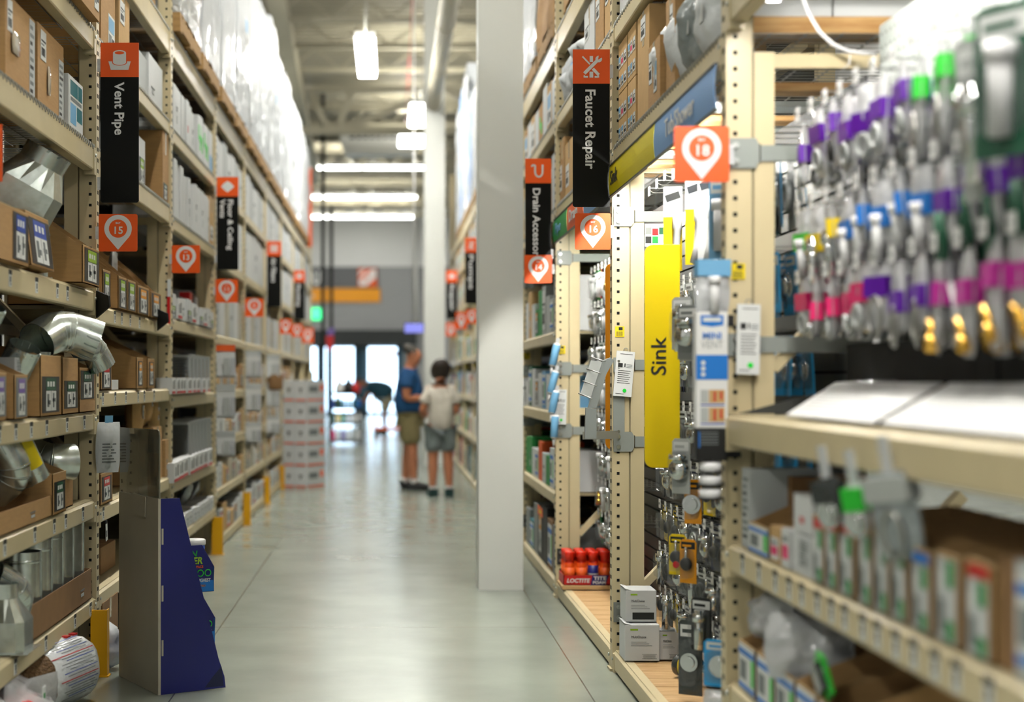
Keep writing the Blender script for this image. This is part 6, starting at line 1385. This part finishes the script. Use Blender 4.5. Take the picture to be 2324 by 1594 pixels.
for (z0, z1, dx) in ((.435, .645, .10), (.205, .415, .045), (.03, .17, .0)):
    x1 = W - (z0 + .05) * .26 + dx - .02
    tr = obj('tier_tray', MB().prism([(.05, z0), (x1, z0), (x1 + .004, z1 - .10), (x1 - .055, z1), (.05, z1)], .03, .036, 'navy', 'y').prism([(.05, z0), (x1, z0), (x1 + .004, z1 - .10), (x1 - .055, z1), (.05, z1)], Dp - .04, Dp - .034, 'navy', 'y').box(x1 - .004, x1 + .002, .03, Dp - .034, z0, z1 - .10, 'blue_print').box(.05, x1, .03, Dp - .034, z0, z0 + .004, 'navy'), t)
    obj('blue_band', MB().prism([(.06, z0 + .002), (x1 - .002, z0 + .002), (x1, z0 + .05), (.06, z0 + .075)], .0285, .03, 'blue_print'), tr)
    if z0 > .1:
        for k in range(3): obj('round_mark', MB().tube([(x1 - .028 - .036 * k + .014 * math.cos(q), .027, z0 + .085 + .014 * math.sin(q)) for q in [2 * PI * j / 16 for j in range(16)]], .0022, 'green_bright', 5, closed=True), tr)
        text('TOUGHEST', .021, 'sign_white', tr, (x1 - .058, .0265, z0 + .052), bold=.02, fit=.085); text('GUARANTEED', .012, 'amber', tr, (x1 - .075, .0265, z0 + .028), fit=.07, bold=0)
    if z0 > .4:
        text('EEN', .036, 'green', tr, (x1 - .115, .0265, z0 + .172), bold=.03, fit=.07, shear=.15); text('LER', .042, 'green_lime', tr, (x1 - .088, .0265, z0 + .140), bold=.03, fit=.065, shear=.15); text('ING PACS', .016, 'orange', tr, (x1 - .082, .0265, z0 + .113), fit=.062, bold=.02)
M_ = Matrix.Translation(P2) @ Matrix.Rotation(a_, 4, 'Z')
for k, (u, v) in enumerate(((.20, .10), (.14, .17), (.20, .30))):
    p = M_ @ Vector((u, v, .440)); q = thing('tub', 'white lidded tub in the top tier of the cardboard display, %s from the camera' % SPOT(k), 'tub', p)
    obj('tub_body', MB().lathe([(.04, 0), (.045, .20)], 'blue', 18), q); obj('lid', MB().lathe([(.047, .20), (.049, .205), (.049, .222), (.045, .226), (.0, .226)], 'white_plastic', 18), q)
# ================================================================ stack of white cartons at the far end of the left rack
dirB = Vector((.25, .45, 0)).normalized(); rz = math.atan2(dirB.y, dirB.x)
Pc = Vector((wx(696, 19.8), 19.8, 0)); lay = 1.385 / 5
for k in range(5):
    for j, lb in ((0, 'right'), (1, 'left')):
        t = thing('carton', 'white orange banded carton, %s layer from the floor of the end stack, %s one' % (SPOT(k), lb), 'carton', (Pc.x, Pc.y, .002 + k * .276), (0, 0, rz))
        y0, y1 = (.004, .176) if j == 0 else (.182, .354)
        obj('body', MB().box(0, .46, y0, y1, 0, .270, 'card_white'), t, bevel=.003)
        o = obj('printed_label', label_mb(.17, .26, 'heart', k), t, (-.0007, (y0 + y1) / 2, .004), (0, 0, PI))
        if j == 0: o = obj('printed_label', label_mb(.44, .26, 'orangetab', k), t, (.23, y0 - .0007, .004), (0, 0, -PI / 2))
# ================================================================ people
def skin_mesh(name, V, E, Rr, m, root=0, sub=2):
    me = bpy.data.meshes.new(name); me.from_pydata(V, E, []); o = bpy.data.objects.new(name, me); COL.objects.link(o)
    o.modifiers.new('skin', 'SKIN'); sv = me.skin_vertices[0].data
    for i, r in enumerate(Rr): r = r * (1.26 if r > .03 else 1.15); sv[i].radius = (r, r); sv[i].use_root = (i == root)
    s_ = o.modifiers.new('sub', 'SUBSURF'); s_.levels = sub; s_.render_levels = sub
    bpy.context.view_layer.update(); dg = bpy.context.evaluated_depsgraph_get(); m2 = bpy.data.meshes.new_from_object(o.evaluated_get(dg)); m2.name = name
    bpy.data.objects.remove(o); m2.materials.clear(); m2.materials.append(MATS[m])
    for p in m2.polygons: p.use_smooth = True; p.material_index = 0
    return m2
class SK:
    def __init__(s): s.V = []; s.E = []; s.R = []
    def add(s, p, r, frm=None):
        s.V.append(tuple(p)); s.R.append(r)
        if frm is not None: s.E.append((frm, len(s.V) - 1))
        return len(s.V) - 1
    def chain(s, pts, frm):
        for p, r in pts: frm = s.add(p, r, frm)
        return frm
def person(label, loc, rz, k, J, skin, top, bottom, hair, shoe, sleeve=.55, leg=.75, longhair=False, mask=False, fem=False, sockm=None, bulk=1., hem=.10):
    """local frame faces -Y; J holds joints in metres for a 1.78 m body, scaled by k"""
    t = thing('person', label, 'person', loc, (0, 0, rz)); S = lambda p: Vector(p) * k
    b = SK(); pel = b.add(S(J['pelvis']), .118 * k); w_ = b.add(S(J['waist']), .108 * k, pel); ch = b.add(S(J['chest']), .125 * k, w_)
    nb = b.add(S(J['neckb']), .066 * k, ch); nk = b.add(S(J['neck']), .054 * k, nb); jaw = b.add(S(J['jaw']), .070 * k, nk); hd = b.add(S(J['head']), .088 * k, jaw); b.add(S(J['crown']), .066 * k, hd)
    fwd = (S(J['nose']) - S(J['head'])).normalized()
    b.add(S(J['nose']), .016 * k, hd)
    for s_ in ('L', 'R'):
        sh = b.add(S(J['sh' + s_]), .062 * k, ch); el = b.chain([(S(Vector(J['sh' + s_]).lerp(Vector(J['el' + s_]), .5)), .050 * k), (S(J['el' + s_]), .041 * k)], sh)
        wr = b.chain([(S(Vector(J['el' + s_]).lerp(Vector(J['wr' + s_]), .35)), .043 * k), (S(J['wr' + s_]), .027 * k)], el)
        W_, H_ = S(J['wr' + s_]), S(J['ha' + s_]); d = (H_ - W_).normalized(); sd = d.cross(Vector((0, 0, 1))); sd = sd.normalized() if sd.length > .2 else Vector((0, 1, 0))
        cu = d.cross(sd).normalized() * (-1)
        pm = b.add(H_, .030 * k, wr)
        for q, (off, ln) in enumerate(((-.030, .070), (-.010, .082), (.010, .076), (.030, .060))):
            f0 = H_ + sd * off * k + d * .035 * k; b.chain([(f0, .0105 * k), (f0 + (d * .6 + cu * .25) * ln * k * .6, .009 * k), (f0 + (d * .9 + cu * .75) * ln * k * .85, .0075 * k)], pm)
        th = W_.lerp(H_, .55) - sd * .034 * k; b.chain([(th, .012 * k), (th - sd * .018 * k + d * .03 * k, .010 * k), (th - sd * .014 * k + d * .055 * k, .008 * k)], pm)
        hp_ = b.add(S(J['hip' + s_]), .092 * k, pel); kn = b.chain([(S(Vector(J['hip' + s_]).lerp(Vector(J['kn' + s_]), .5)), .078 * k), (S(J['kn' + s_]), .055 * k)], hp_)
        an = b.chain([(S(Vector(J['kn' + s_]).lerp(Vector(J['an' + s_]), .33)), .058 * k), (S(J['an' + s_]), .034 * k)], kn); b.chain([(S(Vector(J['an' + s_])) + Vector(J['toe' + s_]) * .6 * k + Vector((0, 0, -.045 * k)), .032 * k), (S(Vector(J['an' + s_])) + Vector(J['toe' + s_]) * k + Vector((0, 0, -.055 * k)), .024 * k)], an)
    obj('body', skin_mesh('body', b.V, b.E, b.R, skin), t)
    c = SK(); g_ = .022 * k; e = .148 if not fem else .136
    sp = (S(J['waist']) - S(J['pelvis'])).normalized(); p0 = c.add(S(J['pelvis']) - sp * hem * k, (e + .022) * k * bulk); p1 = c.add(S(J['waist']), (.170 if not fem else .146) * k * bulk, p0); p2 = c.add(S(J['chest']), (.168 if not fem else .140) * k * bulk, p1); c.add(S(J['neckb']), .082 * k, p2)
    for s_ in ('L', 'R'):
        sh = Vector(J['sh' + s_]); el = Vector(J['el' + s_]); c.chain([(S(sh), .080 * k), (S(sh.lerp(el, sleeve * .6)), .076 * k), (S(sh.lerp(el, sleeve)), .078 * k)], p2)
    obj('shirt', skin_mesh('shirt', c.V, c.E, c.R, top), t)
    c = SK(); p0 = c.add(S(J['pelvis']) + Vector((0, 0, .06 * k)), .140 * k)
    for s_ in ('L', 'R'):
        h_ = Vector(J['hip' + s_]); kn = Vector(J['kn' + s_]); an = Vector(J['an' + s_])
        e_ = h_.lerp(kn, leg) if leg <= 1 else kn.lerp(an, leg - 1); pts = [(S(h_), .110 * k), (S(h_.lerp(e_, .6)), .104 * k), (S(e_), .094 * k if leg <= 1 else .06 * k)]
        if leg > 1: pts.insert(2, (S(kn), .076 * k))
        c.chain(pts, p0)
    obj('shorts' if leg <= 1 else 'trousers', skin_mesh('shorts', c.V, c.E, c.R, bottom), t)
    for s_ in ('L', 'R'):
        a = S(J['an' + s_]); td = Vector(J['toe' + s_]) * k; c = SK(); q = c.add((a.x, a.y, .055 * k), .050 * k); c.chain([((a.x + td.x * .5, a.y + td.y * .5, .045 * k), .048 * k), ((a.x + td.x * 1.0, a.y + td.y * 1.0, .038 * k), .042 * k), ((a.x + td.x * 1.35, a.y + td.y * 1.35, .034 * k), .030 * k)], q); c.add((a.x - td.x * .28, a.y - td.y * .28, .045 * k), .040 * k, q)
        sh = obj('shoe', skin_mesh('shoe', c.V, c.E, c.R, shoe), t)
        if sockm: obj('sock', MB().tube([a + Vector((0, 0, -.005 * k)), a + Vector((0, 0, .05 * k))], .046 * k, sockm, 12), t)
    hm = MB(); hc, cr = S(J['head']), S(J['crown']); up = (cr - hc).normalized()
    rt = fwd.cross(up).normalized()
    n, kk = 18, 12
    for i in range(kk + 1):
        thh = PI * (.62 if not longhair else .80) * i / kk
        for j in range(n):
            ph = 2 * PI * j / n; fr = math.cos(ph); lim = 1.0
            th2 = thh * (1 - .42 * max(0, fr) ** 1.2)
            rad = (.104 if not longhair else .148) * k * (1 + .05 * noise.noise(Vector((j * .9, i * .9, 1))))
            d_ = fwd * (math.sin(th2) * fr * 1.06) + rt * (math.sin(th2) * math.sin(ph) * .92) + up * math.cos(th2)
            if longhair and i > kk * .75: d_ = d_ * (1 + .10 * (i - kk * .75) / kk)
            hm.v.append(tuple(hc + up * (.012 if not longhair else -.012) * k - fwd * .008 * k + d_ * rad))
    for i in range(kk):
        for j in range(n): hm.face([i * n + j, (i + 1) * n + j, (i + 1) * n + (j + 1) % n, i * n + (j + 1) % n], hair, True)
    hm.face([kk * n + j for j in range(n)], hair); obj('hair', hm, t)
    for e in (-1, 1):
        p = hc + fwd * .082 * k + rt * e * .032 * k + up * .004 * k; obj('eye', MB().ball(p, .011 * k, 'eye', 8, 6), t)
        p = hc + rt * e * .090 * k - up * .012 * k; obj('ear', MB().ball(p, (.016 * k, .016 * k, .030 * k), skin, 8, 6), t)
    if mask:
        m_ = MB(); c0 = S(J['jaw']).lerp(hc, .45) + fwd * .052 * k
        m_.ball(c0, (.060 * k, .052 * k, .058 * k), 'mask', 12, 8); obj('face_mask', m_, t)
    else: obj('mouth', MB().cbox(S(J['jaw']) + fwd * .072 * k + up * .012 * k, (.04 * k, .012 * k, .008 * k), 'lip'), t)
    return t
base = dict(pelvis=(0, 0, .96), waist=(0, .0, 1.10), chest=(0, .01, 1.30), neckb=(0, .01, 1.46), neck=(0, 0, 1.53), jaw=(0, -.03, 1.585), head=(0, -.012, 1.675), crown=(0, .0, 1.735), nose=(0, -.118, 1.645),
            shL=(-.175, .01, 1.405), shR=(.175, .01, 1.405), hipL=(-.085, 0, .90), hipR=(.085, 0, .90), knL=(-.10, -.015, .50), knR=(.10, -.015, .50), anL=(-.105, .02, .085), anR=(.105, .02, .085), toeL=(-.02, -.14, 0), toeR=(.02, -.14, 0))
Ym = F / 180.; man = dict(base, elL=(-.225, .02, 1.11), wrL=(-.11, -.22, 1.13), haL=(-.06, -.29, 1.15), elR=(.225, .03, 1.11), wrR=(.13, -.20, 1.12), haR=(.08, -.285, 1.135), jaw=(0, -.05, 1.575), head=(0, -.035, 1.665), crown=(0, -.02, 1.728), nose=(0, -.142, 1.625), neck=(0, -.015, 1.525),
              anL=(-.10, -.06, .085), anR=(.10, .07, .085), knL=(-.095, -.04, .50), knR=(.095, .02, .50))
tm = person('man in blue polo, khaki shorts and light blue face mask looking at his hands', (wx(930, Ym), Ym, 0), PI / 2 - .12, 1.03, man, 'skin', 'polo', 'khaki', 'hair_grey', 'shoe_black', .62, .93, mask=True, sockm='sock')
ph = tm.location + Matrix.Rotation(PI / 2 - .12, 3, 'Z') @ (Vector((.01, -.33, 1.185)) * 1.03)
t = thing('phone', 'small phone held in the hands of the man in blue', 'phone', ph, (.6, 0, PI / 2)); obj('case', MB().cbox((0, 0, 0), (.075, .012, .15), 'black'), t, bevel=.003); obj('screen', MB().cbox((0, -.0066, 0), (.066, .001, .135), 'screen'), t)
Yw = F / 191.; wom = dict(base, elL=(-.205, .03, 1.12), wrL=(-.15, -.19, 1.10), haL=(-.12, -.27, 1.11), elR=(.24, .02, 1.13), wrR=(.20, -.19, 1.05), haR=(.17, -.27, 1.06), shL=(-.160, .01, 1.395), shR=(.160, .01, 1.395), anL=(-.11, .02, .085), anR=(.11, .02, .085))
person('woman with dark bobbed hair in cream T-shirt and grey shorts, seen from behind', (wx(1000, Yw), Yw, 0), PI + .12, .90, wom, 'skin', 'cream_cloth', 'grey_cloth', 'hair_dark', 'shoe_teal', .72, .84, longhair=True, fem=True, sockm='sock', hem=.17)
Yb_ = 40.; ben = dict(base, pelvis=(0, .10, .93), waist=(0, -.02, 1.05), chest=(0, -.22, 1.16), neckb=(0, -.38, 1.20), neck=(0, -.45, 1.21), jaw=(0, -.52, 1.18), head=(0, -.57, 1.24), crown=(0, -.60, 1.30), nose=(0, -.66, 1.18), shL=(-.17, -.30, 1.14), shR=(.17, -.30, 1.14), elL=(-.2, -.36, .88), elR=(.2, -.36, .88), wrL=(-.16, -.52, .72), wrR=(.16, -.52, .72), haL=(-.15, -.58, .66), haR=(.15, -.58, .66), hipL=(-.085, .10, .88), hipR=(.085, .10, .88), knL=(-.1, .04, .48), knR=(.1, .04, .48), anL=(-.1, .06, .085), anR=(.1, .06, .085))
tb = person('person in dark teal top bending over the orange cart before the doors', (wx(868, Yb_), Yb_, 0), -PI / 2, 1.06, ben, 'skin_dark', 'teal_cloth', 'khaki', 'hair_dark', 'shoe_black', .6, .9, bulk=1.4, hem=.14)
# ================================================================ things far down the aisle
Y = 38.8; t = thing('shopping_cart', 'orange and grey shopping cart by the bending person', 'cart', (wx(880, Y), Y, 0))
b = MB()
for (x0, z0, x1, z1) in ((-.34, .14, .36, .14), (-.30, .14, -.36, .95), (.34, .14, .30, .5)):
    for y in (-.22, .22): b.bar((x0, y, z0), (x1, y, z1), .035, .035, 'grey_light')
obj('frame', b, t); obj('base_rail', MB().box(-.36, .38, -.25, .25, .14, .20, 'orange'), t)
b = MB()
for k in range(9): b.box(-.30 + .075 * k, -.293 + .075 * k, -.24, .24, .55, .56, 'grey_light').box(-.30 + .075 * k, -.293 + .075 * k, -.24, -.233, .55, .9, 'grey_light').box(-.30 + .075 * k, -.293 + .075 * k, .233, .24, .55, .9, 'grey_light')
for z in (.56, .72, .9): b.box(-.31, .31, -.245, -.235, z, z + .012, 'grey_light').box(-.31, .31, .235, .245, z, z + .012, 'grey_light')
obj('basket', b, t); obj('handle', MB().cyl((-.38, -.25, .98), (-.38, .25, .98), .02, 'orange', 10), t)
for x in (-.3, .3):
    for y in (-.2, .2): w_ = obj('wheel', MB().cyl((x, y - .015, .06), (x, y + .015, .06), .06, 'rubber', 14), t); obj('fork', MB().box(x - .012, x + .012, y - .02, y + .02, .06, .15, 'zinc'), w_)
Y = 33.; x0, x1 = wx(748, Y), wx(822, Y)
t = thing('display_rack', 'black merchandise rack before the doors, right of the white carton stack', 'rack', ((x0 + x1) / 2, Y, 0)); w = x1 - x0; zs = (.06, .44, .76)
b = MB()
for x in (-w / 2, w / 2 - .03):
    for y in (0, .42): b.box(x, x + .03, y, y + .03, 0, 1.1, 'black')
obj('frame', b, t)
for z in zs: obj('rack_shelf', MB().box(-w / 2, w / 2, 0, .45, z, z + .03, 'black'), t)
for zi, (z, ms, h) in enumerate(((zs[0] + .031, ('pink', 'card_white', 'purple_light', 'card_white', 'grey_light', 'card_white'), .28), (zs[1] + .031, ('green_dark', 'yellow', 'green', 'card_white', 'white', 'card_white'), .22), (zs[2] + .031, ('blue', 'green_dark', 'blue_light', 'blue_light', 'teal', 'blue_print'), .2))):
    for k, m in enumerate(ms):
        q = thing('bottle', '%s bottle, %s from left on the %s shelf of the black rack' % (m.replace('card_', '').replace('_', ' '), SPOT(k), ('bottom', 'middle', 'top')[zi]), 'bottle', (x0 + .07 + k * (w - .12) / 5.2, Y + .1, z)); obj('bottle_body', MB().lathe([(.045, 0), (.05, .02), (.05, h * .7), (.02, h * .85)], m, 12), q); obj('cap', MB().lathe([(.02, h * .85), (.02, h)], 'white_plastic', 10), q)
for (px, py, r, m, lb) in ((770, 862, .11, 'white', 'round white jug on top of the black rack'), (766, 905, .09, 'yellow', 'yellow jug at the upper left of the black rack'), (806, 880, .10, 'red', 'red jar at the upper right of the black rack'), (790, 868, .12, 'black', 'black bag heaped on top of the black rack')):
    z = 1.10 if py < 900 else .80; X = wx(px, Y)
    q = thing('jug' if m != 'black' else 'bag', lb, 'jug' if m != 'black' else 'bag', (X, Y + .30, z)); obj('jug_body', MB().lathe([(r * .8, 0), (r, r * .3), (r, r * 1.4), (r * .4, r * 2.2), (r * .4, r * 2.4)], m, 14), q); obj('cap', MB().lathe([(r * .42, r * 2.4), (r * .42, r * 2.7)], 'red' if m == 'white' else 'ink', 10), q)
obj('top_board', MB().box(-w / 2, w / 2, 0, .45, 1.07, 1.10, 'black'), t)
Y = 30.; q = thing('kiosk', 'pale grey rounded kiosk panel left of the black rack, above the white carton stack', 'kiosk', (wx(700, Y), Y, 0)); obj('stand', MB().box(-.13, .13, .05, .2, 0, 1.1, 'grey_light'), q); obj('screen_panel', MB().box(-.13, .10, 0, .06, 1.05, 1.55, 'grey'), q, bevel=.03)
Y = 37.; q = thing('hanging_pennant', 'small red pennant hanging on the dark pole before the doors', 'pennant', (wx(748, Y), Y, wz(800, Y))); obj('cloth', MB().prism([(-.09, .38), (.10, .40), (.08, .1), (0, 0), (-.07, .12)], 0, .02, 'red'), q); obj('violet_tip', MB().prism([(-.06, .40), (.10, .42), (.12, .58), (-.04, .56)], 0, .02, 'purple_light'), q)
Y = 28.6; q = thing('end_post', 'cream painted end post beyond the last bay sign of the left rack', 'post', (wx(688, Y), Y, 0)); obj('post_body', MB().box(-.09, .09, 0, .1, 0, wz(775, Y), 'almond'), q); obj('foot', MB().box(-.11, .11, -.02, .12, 0, .02, 'almond_dark'), q)
# ================================================================ camera, sky, exposure
cam = bpy.data.cameras.new('camera'); co = bpy.data.objects.new('camera', cam); COL.objects.link(co); sc.camera = co
co.location = (0, 0, H); co.rotation_euler = (PI / 2, 0, 0)
cam.sensor_width = 36; cam.lens = 36 * F / 2324; cam.shift_x = (1162 - CX) / 2324; cam.shift_y = (CY - 797) / 2324
cam.clip_end = 400; cam.clip_start = .05
cam.dof.use_dof = True; cam.dof.focus_distance = 7.35; cam.dof.aperture_fstop = cam.lens / 40.
w = bpy.data.worlds.new('sky'); sc.world = w; w.use_nodes = True
bg = w.node_tree.nodes['Background']; bg.inputs[0].default_value = (.58, .79, 1., 1); bg.inputs[1].default_value = 9.
sc.view_settings.view_transform = 'Standard'; sc.view_settings.look = 'None'; sc.view_settings.exposure = .25; sc.view_settings.gamma = 1.
sc.view_settings.use_curve_mapping = False
cy = sc.cycles
cy.use_denoising = True; cy.max_bounces = 7; cy.diffuse_bounces = 1; cy.glossy_bounces = 4; cy.transmission_bounces = 4; cy.transparent_max_bounces = 12
cy.caustics_reflective = False; cy.caustics_refractive = False; cy.sample_clamp_indirect = 4.
